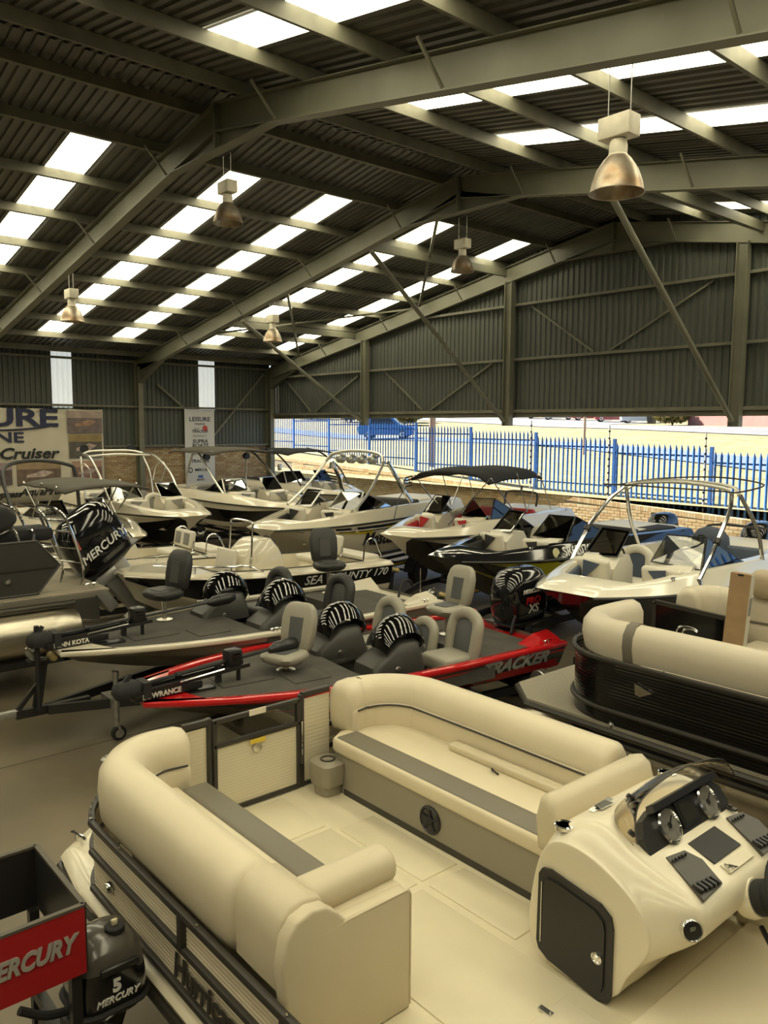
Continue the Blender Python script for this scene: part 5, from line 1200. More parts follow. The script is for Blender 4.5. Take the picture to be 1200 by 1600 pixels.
bimini(bw, .4, 3.2, 1.1, 3.14, TAUC, [[(1.8,1.0,2.95),(.5,1.05,3.05)],[(1.8,-1.0,2.95),(.5,-1.05,3.05)],[(1.8,1.0,2.95),(3.1,1.05,3.05)],[(1.8,-1.0,2.95),(3.1,-1.05,3.05)]], drop=.03, thick=.03)
for s_ in (1, -1): G().lathe([(.09,-.1),(.11,0),(.09,.08),(0,.06)], (2.1, s_*.7, 2.85), 14, axis=(-1,0,0)).build('tower_speaker', BLACKP, bw)
trailer((-24.2, 12.6, 0), 0, 6.5, 'black trailer under the black hulled wake boat', B=2.1, zr=.5, keel=.58)
H = Hull(6.3, 2.4, 1.6, 1.62, .6, blunt=.3, p=2.8, t0=.42, chine=.84, bowk=.6, rake=.9)
tw = bowrider('pale wake boat furthest in the corner beside the opening, with a thin black canopy', (-26.3, 16.2, 0), 0, H, [(.45,0),(.6,1),(1,1)], [GELK, CREAMB], CREAMB, SEATW, GRYV, wsx=.58, wsm=SMOKE, frame=ALU, name='wake_boat', sunpad=BLKV)
for s_ in (1, -1):
    tower(tw, 'tower_leg', BLACKM, [[(4.5, s_*1.0, 1.84), (3.9, s_*1.02, 2.4), (3.0, s_*.95, 2.85), (2.2, s_*.9, 3.0)]], .03)
bimini(tw, 1.2, 3.9, 1.1, 3.02, CANV, [[(2.2,1.0,2.92),(1.3,1.05,2.95)],[(2.2,-1.0,2.92),(1.3,-1.05,2.95)]], drop=.02, thick=.03)
for s_ in (1, -1): G().rbox((3.4, s_*1.1, 2.4), (.12,.12,.22), .03).build('board_rack', ALU, tw)
trailer((-26.3, 16.2, 0), 0, 6.3, 'black trailer under the pale wake boat in the corner', B=2.1, zr=.5, keel=.58)
# --- white deck boat with dark top and black arch, by the big banner
H = Hull(5.9, 2.2, 1.3, 1.36, .55, blunt=.34, p=2.6, t0=.45, chine=.84, bowk=.6, rake=.8)
tt = bowrider('white runabout with rounded bow, dark fabric top and black arch by the big banner', (-22.6, 6.9, 0), R(2), H, [(.5,0),(.6,1),(1,1)], [NAVY, CREAMB], CREAMB, SEATW, GRYV, wsx=.52, wsm=GLASS, frame=ALU, name='runabout_boat')
bimini(tt, 1.9, 4.9, 1.0, 2.5, TAUC, [[(3.2,.9,1.6),(2.2,.95,2.42)],[(3.2,-.9,1.6),(2.2,-.95,2.42)],[(3.2,.9,1.6),(4.3,.95,2.42)],[(3.2,-.9,1.6),(4.3,-.95,2.42)],[(2.6,.9,1.6),(3.4,.95,2.45)],[(2.6,-.9,1.6),(3.4,-.95,2.45)]], drop=.02, thick=.04, r=.02)
tower(tt, 'arch', BLACKM, [[(1.6,-1.0,1.5),(.9,-1.0,2.3),(.5,-.8,2.72),(.4,0,2.85),(.5,.8,2.72),(.6,.95,2.5),(.7,1.0,1.5)]], .05)
trailer((-22.6, 6.9, 0), R(2), 5.9, 'black trailer under the white runabout with the dark top', B=1.95, zr=.42, keel=.5)
# ------------------------------------------------------------------ centre console fishing boats
def console_boat(label, loc, rz, H, bands, mats, words=None, full=True, accent=None):
    t = thing('centre_console_boat', label, 'boat', loc, rz); L, B = H.L, H.B
    H.build(t, bands, mats)
    for s_ in (1, -1): G().tube([(x, s_*(H.hw(x)+.004), H.sheer(x)-.02) for x in [L*(1-(1-i/20)**1.4) for i in range(21)]], .018, 6).build('rub_rail', CREAMB, t)
    outer = H.loop(0, L, 0); mid = H.loop(.02, L-.06, .05, dz=.05); inn = H.loop(.55, L*.74, .2, dz=.06); low = [(a, b*.95, H.sheer(a)-.38) for a, b, c in inn]
    G().loft([outer, mid, inn, low], cap0=False).build('deck', CREAMB, t, smooth=40)
    G().tube(H.loop(.56, L*.74-.01, .205, dz=.065), .012, 6, closed=True).build('coaming_trim', BLACKM, t)
    zs_ = H.sheer(L*.5)
    # console with its seat and grab rail
    rr = []
    for z, x0, x1, w_ in ((-.38, L*.40, L*.60, .74), (.1, L*.41, L*.585, .72), (.32, L*.43, L*.56, .66), (.46, L*.45, L*.535, .56), (.5, L*.455, L*.52, .5)): rr.append([((x0+x1)/2+a, b, zs_+z) for a, b in rrect(x1-x0, w_, .08, 3)])
    G().loft(rr).build('console', CREAMB, t, smooth=45)
    G().rbox((L*.615, 0, zs_+.12), (.1, .58, .5), .04, rot=Matrix.Rotation(R(-10),3,'Y'), seg=3).build('console_backrest', SEATW, t, smooth=60)
    G().rbox((L*.66, 0, zs_-.2), (.44, .62, .3), .05, seg=3).build('console_seat', SEATW, t, smooth=60); G().rbox((L*.66, 0, zs_-.045), (.42, .6, .012), .005).build('seat_piping', BLACKM, t)
    tubes(t, 'grab_rail', [[(L*.56, .36, zs_+.0), (L*.55, .36, zs_+.7), (L*.545, .3, zs_+.82), (L*.545, -.3, zs_+.82), (L*.55, -.36, zs_+.7), (L*.56, -.36, zs_+.1)]], .018, CHROME)
    steering(t, (L*.43, 0, zs_+.38), (-.8,0,.5), .16)
    # helm bench
    g = G().rbox((L*.22, 0, zs_+.0), (.42, .85, .12), .05, seg=3); g.build('helm_bench', SEATW, t, smooth=60); G().rbox((L*.22,0,zs_-.22), (.36,.7,.34), .03).build('bench_locker', CREAMB, t)
    g = G().rbox((L*.165, 0, zs_+.26), (.1, .85, .36), .045, rot=Matrix.Rotation(R(-10),3,'Y'), seg=3); g.build('bench_back', SEATW, t, smooth=60)
    for y in (-.2, .2): G().rbox((L*.165+.05, y, zs_+.27), (.03, .24, .24), .01, rot=Matrix.Rotation(R(-10),3,'Y')).build('bench_insert', accent or SEATW, t)
    for s_ in (1, -1): tubes(t, 'bench_bracket', [[(L*.2, s_*.44, zs_-.1), (L*.17, s_*.45, zs_+.1), (L*.165, s_*.44, zs_+.25)]], .014, CHROME)
    # rails
    for s_ in (1, -1):
        xs_ = [L*.58+(L*.34)*i/6 for i in range(7)]
        tubes(t, 'bow_rail', [[(L*.58, s_*(H.hw(L*.58)-.08), H.sheer(L*.58)+.05)]+[(x, s_*(H.hw(x)-.1), H.sheer(x)+.16) for x in xs_[1:]]], .014, CHROME)
        g = G()
        for i in (2, 4): x = xs_[i]; g.tube([(x, s_*(H.hw(x)-.1), H.sheer(x)+.04), (x, s_*(H.hw(x)-.1), H.sheer(x)+.16)], .012, 6)
        g.build('rail_stanchion', CHROME, t)
        tubes(t, 'stern_rail', [[(.62, s_*(B/2-.2), zs_), (.55, s_*(B/2-.2), zs_+.35), (.35, s_*(B/2-.2), zs_+.38), (.15, s_*(B/2-.22), zs_+.05)]], .016, CHROME)
    G().rbox((.25, 0, H.sheer(0)+.07), (.42, B*.6, .12), .04, seg=3).build('stern_cushion', SEATW, t, smooth=60)
    return t
H = Hull(4.85, 2.05, 1.27, 1.5, .5, blunt=.16, p=2.6, t0=.5, chine=.86, bowk=.55, rake=.55)
sea = console_boat('black and cream centre console fishing boat behind the champagne bass boat', (-11.95, 9.75, 0), R(-90), H, [(.22,0),(.93,1),(1,2)], [CREAMB, GELK, CREAMB])
tx = hull_text(sea, H, 'SEA COUNTY 170', .22, 2.05, .72, WHT, shear=.3, bold=.001, sx=1.1)
trailer((-11.95, 9.75, 0), R(-90), 4.85, 'black trailer under the black and cream fishing boat', B=1.85, zr=.36, keel=.45, post=False, jack=False, tongue=.1)
H = Hull(4.3, 1.9, 1.2, 1.38, .5, blunt=.2, p=2.6, t0=.5, chine=.86, bowk=.55, rake=.5)
console_boat('small all-white console boat with grey seat panels behind the tilted outboard', (-14.75, 8.15, 0), R(-93), H, [(.5,0),(1,0)], [CREAMB, CREAMB], accent=GRYV)
trailer((-14.75, 8.15, 0), R(-93), 4.3, 'black trailer under the small white console boat', B=1.75, zr=.36, keel=.45, post=False, jack=False, tongue=.2)

# ------------------------------------------------------------------ silver tube pontoon boat at the left edge (bow out of frame)
TUBE = mat('bare_aluminium_tube', (.60,.55,.44), .3, .9, var=(2.2,.16), scale3=(1,8,8)); TEAK = mat('weathered_deck_boards', (.30,.26,.19), .7, var=(3,.2), scale3=(.6,14,1)); GRYP = mat('charcoal_fence_panel', (.06,.057,.05), .35, .3)
MLEG = mat('silver_outboard_paint', (.46,.455,.43), .3, .4, coat=.3)
pt = thing('pontoon_boat', 'pontoon boat with bare silver tubes and charcoal side panel at the left edge', 'boat', (-12.5, 4.25, 0), R(-90))
for y in (1.0, -1.0):
    tb = G().lathe([(.06,.16),(.24,.2),(.315,.42),(.32,.6),(.32,6.2)], (0, y, .9), 28, axis=(1,0,0)).build('tube', TUBE, pt, smooth=40)
    G().rbox((3.2, y, 1.27), (5.9, .3, .1), .02).build('tube_bracket', ALU, pt)
G().box((3.1, 0, 1.375), (6.2, 2.5, .07)).build('deck_frame', ALU, pt, 0)
b0 = None
for k in range(14):
    y = -1.17+k*.18
    if b0 is None: b0 = G().rbox((2.95, 0, 1.425), (6.3, .17, .03), .004).build('deck_board', TEAK, pt); b0.location = (0, y, 0)
    else: inst(b0, loc=(0, y, 0))
for s_ in (1, -1):
    poly = [(.45, 1.84), (.75, 2.2), (6.0, 2.2), (6.0, 1.47), (.75, 1.47)]
    G().prism([(x, s_*1.12, z) for x, z in poly], (0, s_*.025, 0)).build('side_panel', GRYP, pt, 0)
    G().tube([(x, s_*1.13, z) for x, z in poly], .022, 6, closed=True).build('panel_frame', RAILK, pt)
    G().bar((.5, s_*1.15, 1.83), (6, s_*1.15, 1.80), .02, .03).build('panel_rib', RAILK, pt, 0)
G().lathe([(.045,0),(.045,.02),(.03,.04),(0,.045)], (1.15, 1.14, 1.68), 14, axis=(0,1,0)).build('panel_light', CHROME, pt)
G().bar((-.1,1.25,1.40),(6.2,1.25,1.40), .03,.05).build('edge_trim', ALU, pt, 0)
cleat((.02, 1.12, 1.45), R(8), pt, 1.2)
G().prism([(-.02,-.35,1.40),(-.02,.35,1.40),(-.42,.28,1.30),(-.42,-.28,1.30)], (0,0,-.55)).build('motor_pod', ALU, pt, 0)
# boarding ladder folded up at the stern corner
for i, (x, y) in enumerate(((.18,.42),(.0,.78),(.42,.05))):
    tubes(pt, 'ladder_rail', [[(x+.02, y, 1.44), (x, y, 1.75), (x-.05+.28, y+.02, 2.45), (x+.42, y-.06, 2.62), (x+.55, y-.25, 2.62), (x+.45, y-.36, 2.42), (x+.2, y-.36, 1.8)]], .02, CHROME)
g = G()
for z, e in ((1.78,.02),(2.0,.09),(2.25,.17),(2.42,.23)): g.tube([(.0+e,.78,z),(.18+e,.42,z)], .015, 6).tube([(.18+e,.42,z),(.3+e,.12,z)], .013, 6)
g.build('ladder_rung', CHROME, pt); G().tube([(.0,.7,1.95),(.06,.62,2.12)], .024, 6).build('red_grip', mat('red_plastic', (.5,.06,.03), .4), pt)
# folded canvas top over the fence and bright hinge hardware
G().loft([[(x, .7+a, z+b) for a, b in rrect(w_, h_, .12, 4)] for x, z, w_, h_ in ((.9,2.5,.2,.12),(1.05,2.5,.55,.36),(1.5,2.52,.65,.44),(2.3,2.55,.7,.5),(3.2,2.55,.7,.5))]).build('folded_canvas', mat('black_boat_cover', (.02,.02,.018), .75, bump=(9,.8)), pt, smooth=60)
G().rbox((1.6,.6,2.25),(2.4,.5,.2), .08).build('canvas_bag', CANV, pt); tubes(pt, 'canvas_hoop', [[(.75,1.0,2.2),(.72,.9,2.32),(.8,.75,2.3),(.95,.7,2.2)],[(.95,1.05,2.2),(1.0,.95,2.36),(1.15,.9,2.3)]], .02, CHROME)
outboard(pt, (-.40, .1, 1.12), R(36), 1.4, leg=MLEG, words=[('MERCURY', .13, .45, WHT)])
tr = trailer((-12.5, 4.25, 0), R(-90), 5.6, 'black trailer below the silver pontoon tubes', B=1.4, zr=.42, keel=.5, post=False, jack=False, tongue=.1, axle=.7)
for x in (.4, 1.6, 2.8): G().bar((x,-1.15,.5),(x,1.15,.5), .08,.1).bar((x,1.1,.5),(x,1.1,.6), .1,.1).build('tube_cradle', BLACKM, tr, 0)
G().bar((-.1,1.1,.5),(5,1.1,.5), .1,.1).build('cradle_rail', BLACKM, tr, 0)

# ------------------------------------------------------------------ black pontoon boat on the right
BB2 = V(-2.4, 7.8, 0); NB2 = tuple(-BB2)
BPAN = mat('gloss_black_ribbed_panel', (.005,.005,.005), .12, coat=.3); VINB = mat('bone_vinyl', (.60,.54,.42), .42, bump=(90,.03)); FLR = mat('woven_grey_deck', (.27,.245,.19), .85, bump=(260,.4), var=(40,.08))
PB = thing('pontoon_boat', 'black pontoon boat with bone white cushions at the right edge', 'boat', BB2)
def pb(g, name, m, **k): return g.build(name, m, PB, loc=NB2, **k)
def nside(off, z): return [(1.5, 6.42+off, z), (-2.5, 6.42+off, z), (-3.7, 6.42+off, z)]+[(p[0], p[1], z) for p in arc(-4.2, 7.07, .65-off, 270, 180, 8, 0)]+[(-4.85+off, 7.35, z), (-4.83+off, 7.6, z)]
def ribs2(fn, z0, z1, n, name):
    g = G(); P = catmull(fn(0, 0), 3); prof = []; rings = []
    for i in range(n):
        a = z0+(z1-z0)*i/n; b = (z1-z0)/n; prof += [(0, a), (.0008, a+b*.3), (.0008, a+b*.7), (0, a+b)]
    for i, p in enumerate(P):
        t_ = (P[min(i+1, len(P)-1)]-P[max(i-1, 0)]).normalized(); nn = V(t_.y, -t_.x, 0)*-1
        rings.append([V(p.x, p.y, b)-nn*(-a) for a, b in prof])
    g.loft(rings, ring_closed=False); return pb(g, name, BPAN, smooth=0)
ribs2(nside, 1.15, 1.6, 14, 'upper_side_panel'); ribs2(nside, .8, 1.13, 10, 'lower_side_panel')
for z, h in ((1.62,.05),(1.14,.04),(.84,.05)): pb(G().sweep(rrect(.05,h,.018,2), catmull(nside(-.015, z), 3)), 'side_rail', RAILK)
g = G(); P = catmull(nside(-.03, 1.63), 6)
for i in range(6, len(P)-6, 5): g.lathe([(.009,0),(.007,.008)], P[i]+V(0,0,.02), 6)
pb(g, 'snap_button', CHROME)
pb(G().prism([(-3.86,6.41,1.47),(-3.68,6.41,1.42),(-3.80,6.41,1.36),(-3.85,6.41,1.37)], (0,-.02,0)), 'chrome_emblem', CHROME, smooth=0)
pb(G().lathe([(.03,0),(.034,.01),(.02,.03),(0,.034)], (-4.10,6.42,1.0), 14, axis=(0,-1,0)), 'docking_light', CHROME)
# deck with open nose, lounge base
pb(G().prism([(1.5,6.4,.9),(-5.1,6.4,.9),(-5.5,6.75,.9),(-5.5,8.75,.9),(-5.2,9.1,.9),(1.5,9.1,.9)], (0,0,.1)), 'deck', FLR, smooth=0)
pb(G().tube([(1.5,6.38,.95),(-5.1,6.38,.95),(-5.52,6.74,.95),(-5.52,8.76,.95),(-5.2,9.12,.95)], .03, 6), 'deck_trim', RAILK)
for y in (6.9, 8.6): pb(G().lathe([(.05,0),(.3,.9),(.31,1.2),(.31,7)], (-5.6, y, .58), 20, axis=(1,0,0)), 'tube', TUBE)
def nback(off, z): return [(1.4, 6.62+off, z), (-2.4, 6.62+off, z), (-3.7, 6.62+off, z)]+[(p[0], p[1], z) for p in arc(-4.17, 7.08, .47-off, 270, 185, 7, 0)]+[(-4.64+off, 7.3, z), (-4.63+off, 7.55, z)]
SB = [(-.13,-.19),(.0,-.2),(.12,-.17),(.15,-.03),(.14,.08),(.08,.16),(.0,.18),(-.08,.15),(-.13,.06)]
full = catmull(nback(0, 1.79), 4)
pb(G().sweep([(-a, b) for a, b in SB], full, ends=.08), 'near_backrest', VINB, smooth=60)
for x in (-4.0, -2.62): pb(G().sweep([(-a*1.07, b*1.07) for a, b in SB], [(x+.05, 6.62, 1.79), (x-.05, 6.62, 1.79)]), 'dark_band', TAUPE, smooth=60)
pb(G().prism([(1.4,6.7,1.0),(-4.0,6.7,1.0),(-4.5,7.1,1.0),(-4.5,7.5,1.0),(-4.2,7.5,1.0),(-3.9,7.3,1.0),(1.4,7.3,1.0)], (0,0,.4)), 'near_seat', VINB, smooth=0)
# open gate with crescent emblem
pb(G().prism([(-5.05,8.74,1.05),(-4.15,8.74,1.05),(-4.15,8.74,1.66),(-5.05,8.74,1.70)], (0,.03,0)), 'gate_panel', BPAN, smooth=0)
g = G()
for a, b in (((-5.05,1.70),(-4.15,1.66)),((-5.05,1.05),(-4.15,1.05)),((-5.05,1.05),(-5.05,1.70)),((-4.15,1.05),(-4.15,1.66))): g.bar((a[0],8.755,a[1]),(b[0],8.755,b[1]), .05,.05)
pb(g, 'gate_frame', RAILK, smooth=0)
g = G()
for rx, rz_, cx in ((.145,.085,0),(.10,.055,.03)):
    P = [(-4.60+cx+rx*math.cos(R(a)), 8.735, 1.40+rz_*math.sin(R(a))) for a in range(35, 330, 15)]; g.tube(P, [.004+.012*math.sin(PI*i/(len(P)-1)) for i in range(len(P))], 6)
pb(g, 'crescent_emblem', CHROME)
# far lounge
def fback(off, z): return [(-4.72+off, 8.95, z), (-4.74+off, 9.02, z)]+[(p[0], p[1], z) for p in arc(-4.45, 9.05, .3-off*.5, 175, 92, 6, 0)]+[(-3.8, 9.36-off, z), (-2.6, 9.36-off, z), (1.4, 9.36-off, z)]
pb(G().sweep([(-a, b) for a, b in SB], catmull(fback(0, 1.72), 4), ends=.08), 'far_backrest', VINB, smooth=60)
pb(G().sweep(rrect(.27,.05,.02,2), catmull(fback(0, 1.56), 4)), 'far_dark_band', TAUPE)
pb(G().sweep(rrect(.2,.3,.05,2), catmull(fback(.04, 1.40), 4)), 'far_lumbar', VINB, smooth=60)
pb(G().rbox((-1.45,9.0,1.27),(5.2,.66,.17), .05, seg=3), 'far_seat', VINB, smooth=60); pb(G().box((-1.45,9.0,1.1),(5.2,.6,.2)), 'far_seat_base', VINB, smooth=0)
def fside(off, z): return [(-4.9+off, 8.85, z), (-4.9+off, 9.05, z)]+[(p[0], p[1], z) for p in arc(-4.4, 9.05, .5-off, 175, 92, 6, 0)]+[(-3.5, 9.56, z), (1.5, 9.56, z)]
ribs2(fside, .95, 1.56, 14, 'far_side_panel'); pb(G().sweep(rrect(.05,.05,.018,2), catmull(fside(0, 1.57), 3)), 'side_rail', RAILK)
pb(G().rbox((-4.35,9.95,1.86),(.34,.3,.34), .12, seg=3), 'far_headrest', mat('tan_vinyl', (.40,.30,.19), .45), smooth=60) if False else None
hs = thing('seat_back', 'tan rounded seat back standing beyond the far cushion at the right edge', 'seat', (-3.95, 9.25, 1.86)); G().rbox((0,0,.16),(.34,.24,.34), .11, seg=3).build('cushion', mat('tan_vinyl', (.46,.38,.26), .45), hs, smooth=60); G().tube([(-.12,-.05,0),(-.19,-.05,.08),(-.17,-.05,.15)], .014, 6).build('hinge', CHROME, hs)
tp = trailer((1.4, 7.75, 0), R(180), 6.6, 'black trailer with winch post below the black pontoon boat', B=2.0, zr=.4, keel=.3, jack=False, post=False, tongue=.2, axle=.3)
G().bar((7.05,-.55,.42),(7.05,-.55,1.05), .07,.07).bar((7.0,-.55,.8),(7.25,-.55,.8), .12,.25).build('stop_post', BLACKM, tp, 0)
wn = G().lathe([(.12,-.06),(.13,-.05),(.13,-.04),(.05,-.03),(.05,.03),(.13,.04),(.13,.05),(.12,.06)], (7.45,-.1,.66), 18, axis=(0,1,0)).bar((7.45,-.04,.66),(7.6,-.02,.58), .03,.02).rbox((7.45,-.1,.54),(.2,.1,.2), .02).build('winch_drum', GALV, tp)
# cardboard carton standing in the pontoon boat
cb = thing('cardboard_box', 'tall narrow cardboard carton leaning behind the black gate panel', 'box', (-4.02, 8.62, 1.0)); cb.rotation_euler = (R(-2), R(3), R(8))
CARD = mat('brown_cardboard', (.36,.24,.13), .85, var=(6,.1))
G().box((0,0,.61),(.22,.12,1.22)).build('carton', CARD, cb, 0); G().box((.112,0,.61),(.004,.122,1.22)).build('white_edge', mat('white_card', (.6,.58,.5), .8), cb, 0); G().box((.0,-.062,1.205),(.06,.004,.02)).build('handle_slot', BLACKP, cb, 0); G().box((.115,0,.86),(.004,.09,.2)).build('grey_label', GRYV, cb, 0)

# ------------------------------------------------------------------ motor display stand, bottom left
ds = thing('display_stand', 'black open frame display stand with a red front panel at the bottom left', 'stand', (-4.03, .83, 0))
dl = (4.03, -.83, 0)
def db(g, name, m, **k): return g.build(name, m, ds, loc=dl, **k)
RPAN = mat('red_sign_panel', (.36,.010,.014), .35); XF, XK2, YL, YR, ZB, ZT2 = -3.67, -4.38, .36, 1.28, 1.16, 1.5
db(G().box((XF,(YL+YR)/2,(ZB+ZT2)/2),(.02,YR-YL,ZT2-ZB)), 'front_panel', RPAN, smooth=0); db(G().box((XK2,(YL+YR)/2,(ZB+ZT2)/2),(.02,YR-YL,ZT2-ZB)), 'back_panel', BLACKM, smooth=0)
for y in (YL, YR): db(G().box(((XF+XK2)/2,y,(ZB+ZT2)/2),(XF-XK2,.02,ZT2-ZB)), 'side_panel', BLACKM, smooth=0)
text('MERCURY', .118, SILV, V(XF+.014, YR-.06, 1.335)+V(dl), (PI/2,0,PI/2), ds, 'panel_lettering', shear=.3, bold=.005, align='RIGHT', sx=.8)
for a, b in (((XF,YL),(XF,YR)),((XK2,YL),(XK2,YR)),((XF,YR),(XK2,YR)),((XF,YL),(XK2,YL))): db(G().bar((a[0],a[1],ZT2+.005),(b[0],b[1],ZT2+.005), .026,.014), 'top_rim', mat('worn_black_steel', (.09,.08,.062), .55), smooth=0)
for x, y in ((XF-.04,YL+.04),(XF-.04,YR-.04),(XK2+.04,YL+.04),(XK2+.04,YR-.04)): db(G().bar((x,y,0),(x,y,ZB+.01), .05,.05), 'leg', BLACKM, smooth=0)
db(G().bar((XF-.04,YL,.7),(XF-.04,YR,.7), .05,.06), 'cross_bar', BLACKM, smooth=0); db(G().bar((XF,YR-.04,.7),(XK2,YR-.04,.7), .05,.06), 'cross_bar', BLACKM, smooth=0); db(G().bar((XK2,YR-.06,1.05),(XF-.1,YL+.3,.7), .04,.05), 'cross_bar', BLACKM, smooth=0)
# small portable outboard beside it
MC = V(-3.84, 1.43, .1)
sm = thing('portable_outboard', 'small black portable outboard motor marked 5 beside the red display panel', 'motor', MC)
rr = []
for z, l, w_, cx in ((.74,.30,.32,0),(.78,.34,.36,0),(.9,.34,.36,0),(1.0,.32,.34,-.005)): rr.append([(cx+a, b, z) for a, b in rrect(l, w_, .09, 4)])
G().loft(rr).build('lower_cowl', GELK, sm, smooth=50)
rr = []
for z, l, w_, cx in ((.995,.325,.345,-.005),(1.05,.31,.33,-.01),(1.10,.25,.27,-.02),(1.125,.15,.16,-.02)): rr.append([(cx+a, b, z) for a, b in rrect(l, w_, .09, 4)])
G().loft(rr).build('upper_cowl', mat('smoky_grey_plastic', (.07,.063,.05), .25, coat=.3), sm, smooth=50)
G().tube([(a, b, .79) for a, b in rrect(.35, .37, .09, 4)], .014, 6, closed=True).build('cowl_seam', RUBBER, sm)
G().lathe([(.05,0),(.052,.035),(.045,.04),(0,.04)], (.03,.05,1.105), 10).build('filler_cap', RUBBER, sm); G().rbox((.03,.05,1.16),(.02,.035,.035), .008).build('vent_screw', mat('ivory_plastic', (.7,.63,.42), .4), sm)
G().rbox((.165,.02,1.0),(.03,.2,.04), .012).build('pull_grip', BLACKP, sm)
text('5', .09, WHT, (.172, .0, .915), (PI/2,0,PI/2), sm, 'cowl_lettering', bold=.004, align='CENTER'); text('MERCURY', .048, WHT, (.172, .0, .85), (PI/2,0,PI/2), sm, 'cowl_lettering', shear=.3, bold=.001, align='CENTER')
G().loft([[(a, b, z) for a, b in rrect(l, w_, .04, 3)] for z, l, w_ in ((.74,.22,.2),(.6,.16,.14),(.3,.14,.1),(.22,.16,.09))]).build('leg', BLACKP, sm, smooth=50)
g = G().lathe([(.02,-.14),(.05,-.08),(.05,.08),(.03,.14)], (0,0,.2), 12, axis=(0,1,0)).prism([(-.005,-.06,.16),(-.005,.08,.16),(-.005,.05,.05)], (.01,0,0)); g.build('gearcase', BLACKP, sm); g = G(); prop_mesh(g, (0,.16,.2), (0,1,0), .09); g.build('propeller', ALU, sm, smooth=0)
G().tube(catmull([(.02,-.16,.78),(.03,-.3,.82),(.02,-.42,.9)], 4), .022, 8).build('tiller', RUBBER, sm); G().rbox((.0,-.17,.62),(.16,.08,.22), .02).build('clamp_bracket', BLACKP, sm); G().lathe([(.05,-.2),(.05,.12),(.0,.12)], (.12,-.02,.62), 12, axis=(.9,.4,-.1)).build('swivel_tube', ALU, sm)
st_ = thing('motor_stand', 'low black bar trestle under the small outboard motor', 'stand', (-3.84, 1.2, .0))
G().bar((-.25,0,.72),(.3,0,.72), .06,.08).bar((-.2,0,0),(-.2,0,.72), .05,.05).bar((.25,0,0),(.25,0,.72), .05,.05).bar((-.2,-.25,.03),(-.2,.2,.03), .05,.05).bar((.25,-.25,.03),(.25,.2,.03), .05,.05).build('trestle', BLACKM, st_, 0)

# ------------------------------------------------------------------ banners on the left wall
PVC = mat('creamy_white_banner_vinyl', (.62,.57,.45), .55, var=(.9,.06)); NAVT = mat('navy_print', (.02,.025,.07), .5); BLKT = mat('black_print', (.015,.015,.015), .5)
TROT = (PI/2, 0, PI/2); XB = -27.90
bn = thing('wall_banner', 'large cream advertising banner with boat pictures on the left wall', 'banner', (XB, 8.2, 1.2))
g = G(); rows = []
for j in range(8):
    z = 3.15*j/7; rows.append([(.012*math.sin(i*1.7)+.008*math.sin(j*2.1+i), -2.9+5.7*i/24+(0 if j < 6 else .0), z-.03*abs(math.sin(i*.65))*(1 if j == 7 else 0)) for i in range(25)])
g.loft(rows, ring_closed=False); o = g.build('banner_sheet', PVC, bn, 60); md = o.modifiers.new('thickness', 'SOLIDIFY'); md.thickness = .006
def bt_(body, size, y, z, m, **k): return text(body, size, m, (.04, y-8.2, z-1.2), TROT, bn, 'banner_lettering', ext=.004, **k)
bt_('LEISURE', .80, 9.45, 4.0, NAVT, bold=.022, align='RIGHT', sx=1.65, space=.95); bt_('MARINE', .47, 8.32, 3.36, NAVT, bold=.012, align='RIGHT', sx=1.5)
bt_('MerCruiser', .5, 9.38, 2.83, BLKT, bold=.014, align='RIGHT', sx=1.22, shear=.25); bt_('Cypress', .3, 8.15, 1.5, BLKT, bold=.01, align='RIGHT', shear=.35); bt_('AquaPatio', .36, 9.6, 1.55, BLKT, bold=.01, align='RIGHT', shear=.35); bt_('BOWLINE', .27, 10.9, 1.66, NAVT, bold=.002, align='RIGHT')
G().tube(catmull([(.045,-2.5,2.55),(.045,-.7,2.42),(.045,.6,2.5),(.045,1.3,2.62)], 6), [.002+.03*math.sin(PI*min(1,i/18)) for i in range(19)], 6).build('swoosh', NAVT, bn)
def photo(y0, y1, z0, z1, sky, water, hull_c, extra=None):
    f = G().box((.045, (y0+y1)/2-8.2, (z0+z1)/2-1.2), (.006, y1-y0, z1-z0)).build('picture', mat('print_%02d%02d%02d' % tuple(int(c*99) for c in water), water, .5, var=(5,.25)), bn, 0)
    h = z1-z0; w_ = y1-y0
    G().box((.05, (y0+y1)/2-8.2, z1-h*.16-1.2), (.004, w_, h*.32)).build('printed_sky', mat('print_%02d%02d%02d' % tuple(int(c*99) for c in sky), sky, .5, var=(3,.15)), f, 0)
    cy, cz = (y0+y1)/2-8.2, z0+h*.42-1.2
    G().prism([(.052,cy-w_*.3,cz-h*.12),(.052,cy+w_*.12,cz-h*.1),(.052,cy+w_*.34,cz+h*.1),(.052,cy+w_*.1,cz+h*.2),(.052,cy-w_*.1,cz+h*.08),(.052,cy-w_*.28,cz)], (.003,0,0)).build('printed_boat', mat('print_%02d%02d%02d' % tuple(int(c*99) for c in hull_c), hull_c, .5, var=(9,.3)), f, 0)
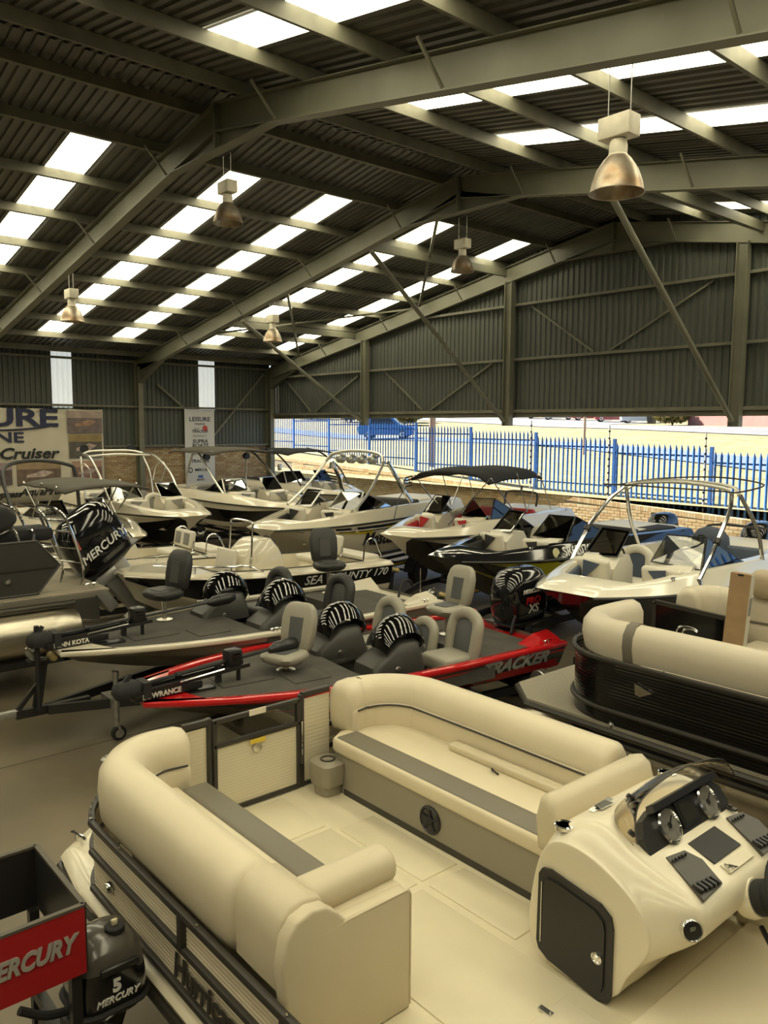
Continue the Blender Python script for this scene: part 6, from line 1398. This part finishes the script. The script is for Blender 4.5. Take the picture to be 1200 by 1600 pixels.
photo(9.74, 10.95, 3.52, 4.28, (.42,.33,.28), (.18,.14,.13), (.36,.22,.15)); photo(9.78, 10.92, 2.66, 3.48, (.30,.22,.10), (.10,.09,.075), (.46,.33,.28)); photo(8.05, 9.47, 1.82, 2.55, (.34,.24,.14), (.16,.11,.08), (.5,.4,.34)); photo(9.85, 10.9, 1.9, 2.55, (.45,.28,.2), (.22,.13,.1), (.4,.3,.26)); photo(6.2, 7.9, 1.82, 2.55, (.36,.27,.27), (.12,.09,.08), (.35,.2,.12))
b2 = thing('logo_banner', 'narrow white banner of dealer logos beside the far translucent strip', 'banner', (-27.932, 14.78, 1.5))
PV2 = mat('white_banner_vinyl', (.62,.62,.60), .5)
G().box((0,0,1.44),(.02,1.26,2.88)).build('banner_sheet', PV2, b2, 0); G().box((0,0,2.9),(.04,1.28,.04)).build('top_bar', ALU, b2, 0)
def b2t(body, size, z, m, y=0.0, **k): return text(body, size, m, (.014, y, z-1.5), TROT, b2, 'banner_lettering', align='CENTER', ext=.003, **k)
b2t('LEISURE', .23, 4.04, NAVT, bold=.004, sx=1.1); b2t('MARINE', .11, 3.86, NAVT, sx=1.1); b2t('Sun', .14, 3.68, mat('grey_print', (.2,.2,.2), .5), y=-.15, shear=.4); b2t('TRACKER', .15, 3.58, BLKT, bold=.003, shear=.15, sx=1.05); G().lathe([(.11,0),(.11,.004),(0,.005)], (.012,.22,2.2), 20, axis=(1,0,0)).build('red_sun', mat('red_print', (.55,.07,.06), .5), b2)
b2t('REGENCY', .11, 3.40, MATS['grey_print'], sx=1.2); b2t('SUPRA', .19, 3.20, BLKT, bold=.004, shear=.15, sx=1.15); b2t('BOATS', .19, 3.04, BLKT, bold=.004, shear=.15, sx=1.15); b2t('SUN TRACKER', .08, 2.70, MATS['grey_print'], sx=1.1); b2t('TRACKER', .17, 2.44, BLKT, bold=.004, sx=1.05); b2t('MERCURY', .14, 2.10, BLKT, bold=.003, y=.08); G().tube([(.014,-.42+.075*math.cos(R(a)),.6+.09*math.sin(R(a))) for a in range(0,360,24)], .015, 6, closed=True).build('round_mark', BLKT, b2)
b2t('MB', .16, 1.84, mat('blue_print', (.05,.15,.5), .5), bold=.006); b2t('BOATS', .1, 1.72, NAVT, bold=.002)

trailer((1.1, 3.07, 0), R(180), 6.4, 'trailer under the cream deck boat, its coupler showing past the bow', B=2.0, zr=.22, keel=.3, post=False, jack=False, tongue=1.4, bunkz=.3, axle=.3)
